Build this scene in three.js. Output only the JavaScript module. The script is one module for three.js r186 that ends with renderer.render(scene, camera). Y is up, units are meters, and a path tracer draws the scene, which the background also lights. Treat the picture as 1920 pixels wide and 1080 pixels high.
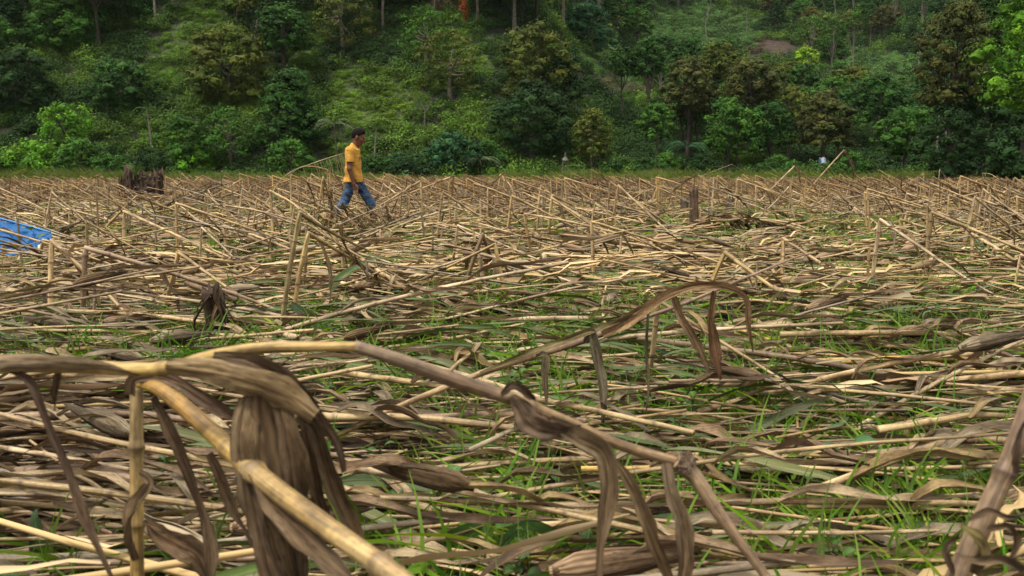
import * as THREE from 'three';
import { mergeGeometries } from 'three/addons/utils/BufferGeometryUtils.js';
import { MarchingCubes } from 'three/addons/objects/MarchingCubes.js';

// ---------------------------------------------------------------- camera, sky, sun, exposure
const scene = new THREE.Scene();
const EYE = 0.85, F = 1700, PITCH = 7.31 * Math.PI / 180;          // eye height in metres, focal length in pixels of a 1920 wide picture
const camera = new THREE.PerspectiveCamera(2 * Math.atan(540 / F) * 180 / Math.PI, 16 / 9, 0.05, 1500);
camera.position.set(0, EYE, 0);
camera.rotation.x = -PITCH;
camera.focus = 7.5;
camera.userData.fStop = 9;
const renderer = new THREE.WebGLRenderer({ antialias: true });
renderer.toneMapping = THREE.LinearToneMapping;
renderer.toneMappingExposure = 3.05;
renderer.shadowMap.enabled = true;
const SUN = new THREE.Vector3(-0.35, 1, 0.25).normalize();
{
  const W = 256, Hh = 128, data = new Float32Array(W * Hh * 4);
  for (let y = 0; y < Hh; y++) {
    const up = ((y + 0.5) / Hh - 0.5) * Math.PI, s = Math.sin(up);
    for (let x = 0; x < W; x++) {
      const r = ((x + 0.5) / W - 0.5) * 2 * Math.PI, c = Math.cos(up);
      const dx = Math.cos(r) * c, dz = Math.sin(r) * c, cs = Math.max(0, dx * SUN.x + s * SUN.y + dz * SUN.z);
      const base = s > 0 ? 0.50 + 0.75 * s : 0.35;                     // overcast: the zenith is brighter than the horizon
      const b = base + 0.9 * Math.pow(cs, 6) * (s > 0 ? 1 : 0);
      const o = (y * W + x) * 4;
      data[o] = b * 0.47; data[o + 1] = b * 0.46; data[o + 2] = b * 0.44; data[o + 3] = 1;
    }
  }
  const t = new THREE.DataTexture(data, W, Hh, THREE.RGBAFormat, THREE.FloatType);
  t.mapping = THREE.EquirectangularReflectionMapping;
  t.magFilter = THREE.LinearFilter; t.minFilter = THREE.LinearFilter;
  t.needsUpdate = true;
  scene.background = t; scene.environment = t;
}
const sun = new THREE.DirectionalLight(new THREE.Color(1, 0.95, 0.86), 1.5);
sun.position.copy(SUN).multiplyScalar(60);
sun.castShadow = true;
sun.shadow.radius = 22;
sun.shadow.mapSize.set(2048, 2048);
Object.assign(sun.shadow.camera, { left: -80, right: 80, top: 80, bottom: -80, near: 1, far: 300 });
scene.add(sun);
scene.fog = new THREE.FogExp2(new THREE.Color(0.72, 0.80, 0.82), 0.00004);

// ---------------------------------------------------------------- helpers
const V = (x, y, z) => new THREE.Vector3(x, y, z);
const UPV = V(0, 1, 0);
function rngOf(a) {
  return () => { a = (a + 0x6d2b79f5) | 0; let t = Math.imul(a ^ (a >>> 15), 1 | a); t = (t + Math.imul(t ^ (t >>> 7), 61 | t)) ^ t; return ((t ^ (t >>> 14)) >>> 0) / 4294967296; };
}
const rnd = (r, a, b) => a + (b - a) * r();
const gauss = (r) => (r() + r() + r() + r() - 2) * 1.0;             // about sd 0.58
const pick = (r, a) => a[Math.floor(r() * a.length) % a.length];
const clamp = (x, a, b) => Math.min(b, Math.max(a, x));
const sstep = (x, a, b) => { const t = clamp((x - a) / (b - a), 0, 1); return t * t * (3 - 2 * t); };
const mix = (a, b, t) => a + (b - a) * t;
const hash2 = (x, y) => { let h = Math.imul(x | 0, 374761393) ^ Math.imul(y | 0, 668265263); h = Math.imul(h ^ (h >>> 13), 1274126177); return ((h ^ (h >>> 16)) >>> 0) / 4294967296; };
function vnoise(x, y) {
  const ix = Math.floor(x), iy = Math.floor(y), fx = x - ix, fy = y - iy, s = fx * fx * (3 - 2 * fx), t = fy * fy * (3 - 2 * fy);
  return mix(mix(hash2(ix, iy), hash2(ix + 1, iy), s), mix(hash2(ix, iy + 1), hash2(ix + 1, iy + 1), s), t);
}
const fbm = (x, y) => 0.5 * vnoise(x, y) + 0.28 * vnoise(x * 2.1 + 7, y * 2.1 + 3) + 0.22 * vnoise(x * 4.3 + 1, y * 4.3 + 9);
const cp = Math.cos(PITCH), sp = Math.sin(PITCH);
const dirOf = (x, y) => { const a = (x - 960) / F, b = (540 - y) / F; return V(a, b * cp - sp, -cp - b * sp); };
const P = (x, y, d) => dirOf(x, y).multiplyScalar(d).add(V(0, EYE, 0));          // the point at that distance along a sight line
const gd = (y) => { const v = dirOf(960, y).y; return v < -1e-4 ? -EYE / v : 1e4; };  // distance at which a sight line meets the level field
const G = (x, y) => P(x, y, gd(y));
function proj(p) { const y = p.y - EYE, zc = -p.z * cp - y * sp, yc = y * cp - p.z * sp; return [960 + F * p.x / zc, 540 - F * yc / zc, zc]; }

const used = new Map();
function numbered(name) { const n = used.get(name) ?? 0; used.set(name, n + 1); return n ? name + '_' + String(n).padStart(3, '0') : name; }
function tag(o, label, category, group) {
  if (label) o.userData.label = label;
  if (category) o.userData.category = category;
  if (group) o.userData.group = group;
  return o;
}
function thing(name, label, category, pos, group) {
  const o = new THREE.Group(); o.name = numbered(name); scene.add(o);
  if (pos) o.position.copy(pos);
  return tag(o, label, category, group);
}
function part(name, geo, mat, parent, label) {
  const m = new THREE.Mesh(geo, mat); m.name = name; m.castShadow = true; m.receiveShadow = true;
  if (label) m.userData.label = label;
  parent.add(m); return m;
}
function copyOf(root, pos, turn, scale, label, group) {
  const c = root.clone(); c.name = numbered(root.userData.kindName); scene.add(c);
  c.position.copy(pos); c.rotation.set(0, turn, 0); if (scale) c.scale.copy(scale);
  c.userData = { ...root.userData }; delete c.userData.kindName;
  if (label) c.userData.label = label;
  if (group) c.userData.group = group;
  return c;
}
const dummy = new THREE.Object3D(), colr = new THREE.Color();
function instances(name, geo, mat, list, parent) {                  // list of [pos, euler, scale, colour]
  const m = new THREE.InstancedMesh(geo, mat, list.length); m.name = name; m.userData.kind = 'stuff'; m.castShadow = m.receiveShadow = true;
  list.forEach(([p, e, s, c], i) => {
    dummy.position.copy(p); dummy.rotation.set(e[0], e[1], e[2], 'YXZ');
    if (typeof s === 'number') dummy.scale.setScalar(s); else dummy.scale.set(s[0], s[1], s[2]);
    dummy.updateMatrix(); m.setMatrixAt(i, dummy.matrix);
    m.setColorAt(i, colr.setRGB(c[0], c[1], c[2]));
  });
  parent.add(m); return m;
}
function stuffGroup(name, label, category) { const g = new THREE.Group(); g.name = name; g.userData = { kind: 'stuff', label, category }; scene.add(g); return g; }

// ---------------------------------------------------------------- textures and materials
function dataTex(w, h, fn, color) {
  const d = new Uint8Array(w * h * 4);
  for (let y = 0; y < h; y++) for (let x = 0; x < w; x++) { const c = fn(x / w, y / h, x, y), o = (y * w + x) * 4; d[o] = clamp(c[0], 0, 1) * 255; d[o + 1] = clamp(c[1], 0, 1) * 255; d[o + 2] = clamp(c[2], 0, 1) * 255; d[o + 3] = 255; }
  const t = new THREE.DataTexture(d, w, h); t.wrapS = t.wrapT = THREE.RepeatWrapping; t.magFilter = THREE.LinearFilter; t.minFilter = THREE.LinearMipmapLinearFilter;
  if (color) t.colorSpace = THREE.SRGBColorSpace; t.needsUpdate = true; return t;
}
// tileable value noise on a wrapped lattice
function tnoise(u, v, nx, ny, seed) {
  const x = u * nx, y = v * ny, ix = Math.floor(x), iy = Math.floor(y), fx = x - ix, fy = y - iy, s = fx * fx * (3 - 2 * fx), t = fy * fy * (3 - 2 * fy);
  const h = (a, b) => hash2(((a % nx) + nx) % nx + seed * 101, ((b % ny) + ny) % ny + seed * 57);
  return mix(mix(h(ix, iy), h(ix + 1, iy), s), mix(h(ix, iy + 1), h(ix + 1, iy + 1), s), t);
}
const strawTex = dataTex(128, 1024, (u, v) => {
  const fib = tnoise(u, v, 40, 12, 1) * 0.6 + tnoise(u, v, 64, 30, 2) * 0.4, blot = tnoise(u, v, 4, 14, 3), fine = tnoise(u, v, 16, 160, 4), spot = tnoise(u, v, 24, 120, 5);
  let k = 0.60 + 0.36 * fib + 0.34 * (blot - 0.5) + 0.16 * (fine - 0.5);
  if (spot > 0.9) k *= 0.85;
  return [k * 1.0, k * (0.985 - 0.05 * (1 - blot)), k * (0.97 - 0.1 * (1 - blot))];
}, true);
const strawBump = dataTex(128, 512, (u, v) => { const k = tnoise(u, v, 42, 10, 1) * 0.7 + tnoise(u, v, 20, 60, 7) * 0.3; return [k, k, k]; });
const leafTex = dataTex(128, 512, (u, v) => {
  const vein = 0.5 + 0.5 * Math.sin(u * Math.PI * 2 * 14 + tnoise(u, v, 4, 6, 9) * 3), rib = Math.exp(-(((u - 0.5) / 0.035) ** 2)), blot = tnoise(u, v, 5, 9, 11), fine = tnoise(u, v, 40, 60, 12), spot = tnoise(u, v, 30, 50, 13);
  let k = 0.60 + 0.22 * vein + 0.16 * rib + 0.34 * (blot - 0.5) + 0.24 * (fine - 0.5);
  if (spot > 0.86) k *= 0.7;
  return [k, k * (0.985 - 0.05 * (1 - blot)), k * (0.97 - 0.09 * (1 - blot))];
}, true);
const leafBump = dataTex(128, 256, (u, v) => { const k = 0.5 + 0.35 * Math.sin(u * Math.PI * 2 * 14) + 0.3 * (tnoise(u, v, 6, 20, 3) - 0.5); return [k, k, k]; });
const greenTex = dataTex(128, 256, (u, v) => {
  const vein = 0.5 + 0.5 * Math.sin(u * Math.PI * 2 * 16), rib = Math.exp(-(((u - 0.5) / 0.05) ** 2)), blot = tnoise(u, v, 4, 8, 21);
  const k = 0.72 + 0.10 * vein + 0.22 * (blot - 0.5);
  return [k + rib * 0.25, k + rib * 0.18, k * 0.95 + rib * 0.15];
}, true);
const barkTex = dataTex(128, 256, (u, v) => { const a = tnoise(u, v, 18, 8, 31), b = tnoise(u, v, 6, 30, 32), c = tnoise(u, v, 40, 60, 33); const k = 0.45 + 0.35 * a + 0.25 * (b - 0.5) + 0.2 * (c - 0.5); return [k, k * 0.97, k * 0.92]; }, true);
const barkBump = dataTex(128, 256, (u, v) => { const a = tnoise(u, v, 18, 6, 31), b = tnoise(u, v, 30, 24, 34); const k = a * 0.7 + b * 0.3; return [k, k, k]; });
const soilTex = dataTex(512, 512, (u, v) => {
  const a = tnoise(u, v, 7, 7, 41), b = tnoise(u, v, 31, 31, 42), c = tnoise(u, v, 120, 120, 43);
  const k = 0.5 + 0.35 * (a - 0.5) + 0.3 * (b - 0.5) + 0.3 * (c - 0.5); return [k, k * 0.93, k * 0.86];
}, true);
const clothTex = dataTex(256, 256, (u, v) => { const k = 0.86 + 0.06 * Math.sin(u * 402) * Math.sin(v * 402) + 0.14 * (tnoise(u, v, 12, 12, 51) - 0.5) + 0.08 * (tnoise(u, v, 60, 60, 52) - 0.5); return [k, k, k]; }, true);
const denimTex = dataTex(256, 256, (u, v) => { const a = tnoise(u, v, 5, 7, 61), b = tnoise(u, v, 90, 20, 62), k = 0.55 + 0.5 * (a - 0.5) + 0.25 * (b - 0.5); return [k * 0.95, k, k * 1.05]; }, true);

const std = (o) => new THREE.MeshStandardMaterial({ roughness: 0.8, ...o });
const phy = (o) => new THREE.MeshPhysicalMaterial({ roughness: 0.85, thickness: 0, ...o });
const stalkMat = std({ map: strawTex, bumpMap: strawBump, bumpScale: 0.0006, vertexColors: true, roughness: 0.62 });
const dryLeafMat = phy({ map: leafTex, bumpMap: leafBump, bumpScale: 0.0012, vertexColors: true, roughness: 0.85, transmission: 0.2, specularIntensity: 0.2 });
const farStrawMat = std({ color: new THREE.Color().setRGB(0.86, 0.84, 0.80), vertexColors: true, roughness: 0.85 });
const greenLeafMat = phy({ map: greenTex, bumpMap: leafBump, bumpScale: 0.0008, vertexColors: true, roughness: 0.6, transmission: 0.35, specularIntensity: 0.35 });
const grassMat = phy({ vertexColors: true, roughness: 0.7, transmission: 0.35, specularIntensity: 0.3 });
const barkMats = [[0.16, 0.13, 0.10], [0.27, 0.24, 0.20], [0.10, 0.08, 0.06], [0.42, 0.39, 0.34]].map((c) => std({ color: new THREE.Color().setRGB(...c), map: barkTex, bumpMap: barkBump, bumpScale: 0.03, roughness: 0.95 }));
const rootMat = std({ vertexColors: true, map: barkTex, bumpMap: barkBump, bumpScale: 0.012, roughness: 0.95 });

// dry tones, linear
const DRY = { straw: [0.62, 0.46, 0.23], pale: [0.62, 0.49, 0.30], tan: [0.48, 0.36, 0.175], pink: [0.385, 0.27, 0.165], grey: [0.345, 0.285, 0.19], brown: [0.21, 0.145, 0.078], dark: [0.11, 0.072, 0.045], yellow: [0.55, 0.37, 0.09], olive: [0.36, 0.30, 0.09], oliv2: [0.40, 0.31, 0.14], yel2: [0.54, 0.40, 0.16] };

// ---------------------------------------------------------------- geometry makers
function geoOf(pos, uv, col, idx, flat) {
  const g = new THREE.BufferGeometry();
  g.setAttribute('position', new THREE.BufferAttribute(new Float32Array(pos), 3));
  g.setAttribute('uv', new THREE.BufferAttribute(new Float32Array(uv), 2));
  if (col) g.setAttribute('color', new THREE.BufferAttribute(new Float32Array(col), 3));
  g.setIndex(idx); g.computeVertexNormals();
  return g;
}
// A tapered tube along points. rad(t) in metres; nodes: distances along it with a swollen dark ring; col(t, s) -> rgb; ridge(angle, t) scales the radius.
function tube(pts, rad, o = {}) {
  const n = o.n ?? 8, curve = pts.length > 2 ? new THREE.CatmullRomCurve3(pts, false, 'centripetal') : new THREE.LineCurve3(pts[0], pts[1]);
  const L = curve.getLength(), step = o.step ?? 0.05, ss = [];
  const N = Math.max(2, Math.ceil(L / step)); for (let i = 0; i <= N; i++) ss.push(L * i / N);
  const nodes = (o.nodes ?? []).filter((s) => s > 0.015 && s < L - 0.015);
  if (!o.coarse) for (const s of nodes) ss.push(s - 0.012, s - 0.005, s, s + 0.005, s + 0.013);
  ss.sort((a, b) => a - b);
  const pos = [], uv = [], col = [], idx = [];
  let nrm = null, prevT = null;
  const swell = o.swell ?? 0.2;
  ss.forEach((s, i) => {
    const t = clamp(s / L, 0, 1), p = curve.getPointAt(t), T = curve.getTangentAt(t);
    if (!nrm) { nrm = Math.abs(T.y) < 0.9 ? V(0, 1, 0) : V(0, 0, 1); }
    nrm.sub(T.clone().multiplyScalar(nrm.dot(T))).normalize();
    const b = T.clone().cross(nrm);
    let r = rad(t), nd = 1;
    for (const q of nodes) { const k = Math.exp(-(((s - q) / 0.006) ** 2)); r *= 1 + swell * k; nd = Math.min(nd, 1 - 0.5 * k); }
    const c0 = o.col ? o.col(t, s) : [1, 1, 1];
    for (let j = 0; j <= n; j++) {
      const a = j / n * Math.PI * 2, rr = r * (o.ridge ? o.ridge(a, t) : 1);
      const q = p.clone().addScaledVector(nrm, Math.cos(a) * rr).addScaledVector(b, Math.sin(a) * rr);
      const bl = o.mould ? 1 - o.mould * sstep(vnoise(s * 55 + j * 0.9, j * 1.3 + s * 9), 0.55, 0.85) : 1;
      pos.push(q.x, q.y, q.z); uv.push(j / n, s + (o.v0 ?? 0)); nd *= 1; col.push(c0[0] * nd * bl, c0[1] * nd * bl * (0.9 + 0.1 * nd), c0[2] * nd * bl * (0.9 + 0.1 * nd));
    }
    if (i) for (let j = 0; j < n; j++) { const a = (i - 1) * (n + 1) + j, e = a + n + 1; idx.push(a, a + 1, e, a + 1, e + 1, e); }
  });
  for (const [ring, flip] of [[0, 0], [ss.length - 1, 1]]) {                    // closed ends
    const at = pos.length / 3, p = curve.getPointAt(ring ? 1 : 0);
    pos.push(p.x, p.y, p.z); uv.push(0.5, 0); const c0 = o.col ? o.col(ring ? 1 : 0, 0) : [1, 1, 1]; col.push(c0[0] * 0.8, c0[1] * 0.8, c0[2] * 0.8);
    for (let j = 0; j < n; j++) { const a = ring * (n + 1) + j; if (flip) idx.push(a, a + 1, at); else idx.push(a + 1, a, at); }
  }
  return geoOf(pos, uv, col, idx);
}
// A leaf: a folded, twisted strip along points. w(t): half width; twist(t): angle; m: cells across.
function strip(pts, w, o = {}) {
  const m = o.m ?? 2, curve = new THREE.CatmullRomCurve3(pts, false, 'centripetal'), L = curve.getLength(), N = o.n ?? 10;
  const pos = [], uv = [], col = [], idx = [];
  const up0 = o.up ?? UPV, fold = o.fold ?? 0.3, rip = o.ripple ?? 0, rf = o.freq ?? 40, ph = o.phase ?? 0;
  for (let i = 0; i <= N; i++) {
    const t = i / N, p = curve.getPointAt(t), T = curve.getTangentAt(t);
    let side = T.clone().cross(up0); if (side.lengthSq() < 1e-4) side = T.clone().cross(V(0.3, 0.1, 1)); side.normalize();
    const a = o.twist ? o.twist(t) : 0; side.applyAxisAngle(T, a);
    const nr = side.clone().cross(T), ww = w(t), c0 = o.col ? o.col(t) : [1, 1, 1];
    for (let j = 0; j <= m; j++) {
      const k = j / m * 2 - 1, ed = Math.abs(k);
      const rg = o.ragged ? 1 + o.ragged * (vnoise(t * (o.ragf ?? 9) + (o.phase ?? 0) * 7, k > 0 ? 3 : 9) - 0.5) * 2 * ed * ed : 1, wr = o.wrinkle ? o.wrinkle * ((vnoise(k * 4.5 + (o.phase ?? 0) * 3, t * 5) - 0.5) * 2 + (vnoise(k * 11 + 4, t * 11 + (o.phase ?? 0)) - 0.5) * 1.2 + (vnoise(k * 2 + 9, t * 14) - 0.5) * 0.6) : 0;
      const q = p.clone().addScaledVector(side, k * ww * rg).addScaledVector(nr, wr + ww * fold * ed * (o.curl ? ed : 1) + rip * ed * Math.sin(t * L * rf + ph + (k > 0 ? 1.7 : 0)));
      pos.push(q.x, q.y, q.z); uv.push(j / m, t * L * 2 + (o.v0 ?? 0)); const e = 1 - 0.15 * ed; col.push(c0[0] * e, c0[1] * e, c0[2] * e);
    }
    if (i) for (let j = 0; j < m; j++) { const a2 = (i - 1) * (m + 1) + j, e = a2 + m + 1; idx.push(a2, e, a2 + 1, a2 + 1, e, e + 1); }
  }
  return geoOf(pos, uv, col, idx);
}
const leafW = (W) => (t) => W * Math.min(1, 0.35 + t * 3) * Math.pow(Math.max(0, 1 - t), 0.55) + 0.0008;
const shade = (c, k) => [c[0] * k, c[1] * k, c[2] * k];
const blend = (a, b, t) => [mix(a[0], b[0], t), mix(a[1], b[1], t), mix(a[2], b[2], t)];
const colFade = (a, b) => (t) => blend(a, b, t);
function nodesOf(r, L, gap = 0.17) { const out = []; let s = rnd(r, 0.04, gap); while (s < L) { out.push(s); s += gap * rnd(r, 0.8, 1.25); } return out; }
// A maize ear in its husk along an axis, with ridged husk leaves and a ragged tip.
function earGeo(base, axis, L, R, c, r, n = 16) {
  const side = V(r() - 0.5, r() * 0.3, r() - 0.5), pts = [0, 0.25, 0.5, 0.75, 1].map((t) => base.clone().addScaledVector(axis, L * t).addScaledVector(side, 0.06 * L * Math.sin(t * 2.6)));
  const ph = r() * 6, ph2 = r() * 6, c2 = shade(c, 0.6);
  const body = tube(pts, (t) => R * (0.35 + 0.65 * Math.min(1, t * 4.5)) * Math.pow(Math.max(0.02, 1 - Math.pow(t, 2.6)), 0.7), { n, step: L / 14, ridge: (a, t) => 1 + 0.06 * Math.sin(a * 5 + ph + t * 2) + 0.05 * Math.sin(a * 9 + ph2 - t * 3), col: (t) => blend(c, c2, t * t * 0.8 + 0.15 * Math.sin(t * 9 + ph)) });
  const wraps = [];
  for (let k = 0; k < 3; k++) {
    const a = ph + k * 2.1, ax2 = axis.clone(), u = Math.abs(axis.y) < 0.9 ? UPV.clone().cross(axis).normalize() : V(1, 0, 0), v = axis.clone().cross(u);
    const out = u.clone().multiplyScalar(Math.cos(a)).addScaledVector(v, Math.sin(a));
    const pp = [0.02, 0.3, 0.62, 0.95, 1.22].map((t, i) => base.clone().addScaledVector(ax2, L * t).addScaledVector(out, R * [0.5, 1.04, 1.03, 0.62, 0.7][i] * (i === 4 ? rnd(r, 0.2, 1.3) : 1)));
    wraps.push(strip(pp, (t) => R * 0.75 * Math.min(1, 0.3 + t * 3) * Math.pow(1 - t, 0.5) + 0.001, { up: out, m: 4, n: 9, fold: -0.5, curl: true, twist: () => 0, col: colFade(shade(c, rnd(r, 0.8, 1.2)), shade(c, 0.55)), v0: r() }));
  }
  return mergeGeometries([body, ...wraps]);
}

// ---------------------------------------------------------------- the setting: field, hills
const EDGE = 86;                                                     // where the field ends and the wood begins
const fieldY = (x, z) => 0.05 * (fbm(x * 0.5 + 40, z * 0.5 + 11) - 0.5) + 0.035 * (vnoise(x * 2.3, z * 2.3) - 0.5) - 0.02;
function hillY(x, z) {
  const d = -z, t = d - EDGE - 2 - 3 * (vnoise(x * 0.05 + 5, 3) - 0.5);
  if (t < 0) return -0.06;
  const u = x / d, w = sstep(u, -0.05, 0.19);
  const left = t < 46 ? 0.74 * t : 0.74 * 46 + 0.42 * (t - 46);
  const right = (t < 100 ? 0.155 * t : 15.5 + 0.37 * (t - 100)) + 7.5 * Math.exp(-(((u - 0.405) / 0.075) ** 2) - (((d - 190) / 26) ** 2));
  const bump = 5 * (fbm(x * 0.035 + 20, z * 0.035) - 0.5) * sstep(t, 2, 25);
  return -0.06 + mix(left, right, w) * sstep(t, -4, 6) + bump;
}
function hit(px, py) {                                               // where a sight line meets the hill
  const v = dirOf(px, py);
  for (let d = EDGE; d < 460; d += 0.5) { const p = V(v.x * d, EYE + v.y * d, v.z * d); if (p.y <= hillY(p.x, p.z)) return p; }
  return V(v.x * 460, EYE + v.y * 460, v.z * 460);
}
// cleared slopes, as ellipses on the picture: x, y, rx, ry, lean, kind (0 fresh green, 1 bare brown, 2 pale green)
const CLEAR = [[385, 55, 52, 85, 0.45, 0], [310, 125, 42, 65, 0.5, 0], [695, 190, 80, 60, 0.2, 0], [575, 110, 34, 85, 0.2, 0], [845, 105, 70, 46, 0.5, 0], [470, 190, 40, 30, 0, 0], [1170, 165, 70, 17, 0.28, 1], [1135, 125, 50, 30, 0.3, 2], [1310, 62, 105, 50, 0.0, 2], [1440, 93, 60, 19, 0.05, 1], [822, 12, 24, 18, 0.2, 1], [1650, 132, 95, 32, 0.0, 2], [1700, 165, 60, 25, 0.2, 2], [660, 290, 40, 30, 0, 0]];
function cleared(px, py, grow = 1) {
  for (const [x, y, rx, ry, a, k] of CLEAR) {
    const dx = px - x, dy = py - y, c = Math.cos(a), s = Math.sin(a), e = ((dx * c + dy * s) / (rx * grow)) ** 2 + ((dy * c - dx * s) / (ry * grow)) ** 2;
    if (e < 1 + 1.1 * (fbm(px * 0.028 + k * 9, py * 0.05) - 0.5)) return k + 1;
  }
  return 0;
}
{
  const xs = [], zs = [];
  for (let i = 0; i <= 150; i++) { const a = i / 150 * 2 - 1; xs.push(Math.sign(a) * (Math.abs(a) ** 2.6) * 420); }
  for (let i = 0; i <= 150; i++) { const a = i / 150; zs.push(4 - (a ** 2) * 100); }
  zs.unshift(9, 40, 220);
  zs.sort((a, b) => b - a);
  const pos = [], uv = [], idx = [], nx = xs.length;
  for (const z of zs) for (const x of xs) { pos.push(x, fieldY(x, z), z); uv.push(x * 0.6, z * 0.6); }
  for (let i = 1; i < zs.length; i++) for (let j = 1; j < nx; j++) { const a = (i - 1) * nx + j - 1, b = a + nx; idx.push(a, b, a + 1, a + 1, b, b + 1); }
  const m = new THREE.Mesh(geoOf(pos, uv, null, idx), std({ color: new THREE.Color().setRGB(0.085, 0.062, 0.042), map: soilTex, bumpMap: soilTex, bumpScale: 0.03, roughness: 0.95 }));
  m.name = 'field_ground'; m.receiveShadow = true; m.userData = { kind: 'structure', label: 'brown soil of the flattened maize field under its litter' };
  scene.add(m);
}
{
  const pos = [], uv = [], col = [], idx = [], NU = 190, ND = 190;
  for (let i = 0; i <= ND; i++) {
    const d = 82 + (i / ND) ** 1.5 * 400;
    for (let j = 0; j <= NU; j++) {
      const x = (j / NU * 2.1 - 1.05) * d, y = hillY(x, -d), q = proj(V(x, y, -d)), k = cleared(q[0], q[1], 1.05), n = fbm(x * 0.3, d * 0.3);
      pos.push(x, y, -d); uv.push(x * 0.2, d * 0.2);
      const c = k === 2 ? [0.15, 0.098, 0.055] : k ? [0.13, 0.25, 0.03] : [0.045, 0.07, 0.018];
      col.push(...shade(c, 0.65 + 0.7 * n));
    }
    if (i) for (let j = 0; j < NU; j++) { const a = (i - 1) * (NU + 1) + j, b = a + NU + 1; idx.push(a, a + 1, b, a + 1, b + 1, b); }
  }
  const m = new THREE.Mesh(geoOf(pos, uv, col, idx), std({ vertexColors: true, map: soilTex, bumpMap: soilTex, bumpScale: 0.2, roughness: 1 }));
  m.name = 'hillside'; m.receiveShadow = true; m.userData = { kind: 'structure', label: 'steep wooded hillside with cleared slopes behind the field' };
  scene.add(m);
}

// ---------------------------------------------------------------- trees
const LEAF = {
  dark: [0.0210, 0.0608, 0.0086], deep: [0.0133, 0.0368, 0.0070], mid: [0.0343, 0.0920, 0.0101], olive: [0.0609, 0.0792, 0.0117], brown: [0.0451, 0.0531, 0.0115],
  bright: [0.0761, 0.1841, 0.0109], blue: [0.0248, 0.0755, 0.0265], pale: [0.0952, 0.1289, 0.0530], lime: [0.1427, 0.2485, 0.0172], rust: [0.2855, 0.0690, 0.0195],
};
const leafMats = {};
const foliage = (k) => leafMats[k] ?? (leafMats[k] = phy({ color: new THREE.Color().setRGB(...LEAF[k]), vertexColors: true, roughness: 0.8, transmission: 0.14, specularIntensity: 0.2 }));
function leafSoup(r, blobs, o) {                                     // leaf faces spread over the given leaf clumps
  const pos = [], uv = [], col = [], idx = [];
  for (const [c, cr, tone, hue] of blobs) {
    const count = Math.round(o.per * rnd(r, 0.75, 1.25));
    for (let i = 0; i < count; i++) {
      const a = r() * Math.PI * 2, cy = rnd(r, -0.55, 1), s = Math.sqrt(Math.max(0, 1 - cy * cy)), rr = cr * (0.5 + 0.75 * Math.pow(r(), 0.7));
      const dir = V(Math.cos(a) * s, cy, Math.sin(a) * s), p = c.clone().add(V(dir.x * rr, dir.y * rr * (o.flat ?? 0.75), dir.z * rr));
      const nr = dir.multiplyScalar(0.9).add(V((r() - 0.5) * 0.9, r() * 0.8, (r() - 0.5) * 0.9)).normalize();
      let t = V(r() - 0.5, (r() - 0.75) * 0.9, r() - 0.5); t.sub(nr.clone().multiplyScalar(t.dot(nr))).normalize();
      const b = nr.clone().cross(t), l = o.leaf * rnd(r, 0.55, 1.3), w = l * rnd(r, 0.3, 0.5), k = tone * rnd(r, 0.72, 1.28), at = pos.length / 3;
      for (const [x, y, z] of [[-0.5, 0, 0], [0, 0.5, 0.12], [0.5, 0, -0.05], [0, -0.5, 0.12]]) {
        const q = p.clone().addScaledVector(t, x * l).addScaledVector(b, y * 2 * w * 0.5).addScaledVector(nr, z * l);
        pos.push(q.x, q.y, q.z); uv.push(x + 0.5, y + 0.5); col.push(k * (1 + hue), k, k * (1 - hue * 0.5));
      }
      idx.push(at, at + 1, at + 3, at + 1, at + 2, at + 3);
    }
  }
  for (const [c, cr, tone, hue] of o.solid ? blobs : []) {             // solid core added inside each clump to block light passing between leaves
    const g = new THREE.IcosahedronGeometry(1, 1), a = g.attributes.position, at = pos.length / 3;
    for (let i = 0; i < a.count; i++) { const x = a.getX(i), y = a.getY(i), z = a.getZ(i), k = cr * 0.5 * (0.75 + 0.5 * hash2(Math.round(x * 50 + c.x * 90), Math.round(y * 50 + z * 170))); pos.push(c.x + x * k, c.y + y * k * (o.flat ?? 0.75), c.z + z * k); uv.push(0, 0); col.push(tone * (1 + hue), tone, tone * (1 - hue * 0.5)); idx.push(at + i); }
  }
  return geoOf(pos, uv, col, idx);
}
function crownBlobs(r, o) {                                          // clumps over an uneven ellipsoid, centre at the origin
  const out = [], lob = [0, 1, 2, 3, 4].map(() => [r() * 6.28, rnd(r, -0.3, 0.9), rnd(r, 0.7, 1.2)]);
  for (let i = 0; i < o.clumps; i++) {
    const a = i * 2.399963 + r() * 0.8, y = 1 - 2 * ((i + 0.5) / o.clumps) * (o.cut ?? 0.8), s = Math.sqrt(Math.max(0, 1 - y * y));
    let k = 0.80; for (const [la, ly, lk] of lob) { const c = Math.cos(a - la) * s * Math.sqrt(1 - ly * ly) + y * ly; if (c > 0.6) k = Math.max(k, lk * sstep(c, 0.6, 0.95)); }
    k *= rnd(r, 0.5, 1.08);
    if (o.cone) k *= mix(1.05, 0.72, Math.max(0, y));
    const taper = o.cone ? mix(1.15, 0.35, (y + 1) / 2) / Math.max(0.35, s) * s : s;
    out.push([V(Math.cos(a) * taper * o.rx * k, y * o.ry * (0.72 + 0.28 * k), Math.sin(a) * taper * o.rx * k), o.rx * mix(0.13, 0.34, Math.pow(r(), 1.5)) * (o.blob ?? 1), rnd(r, 0.6, 1.4), rnd(r, -0.12, 0.16)]);
  }
  return out;
}
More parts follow.
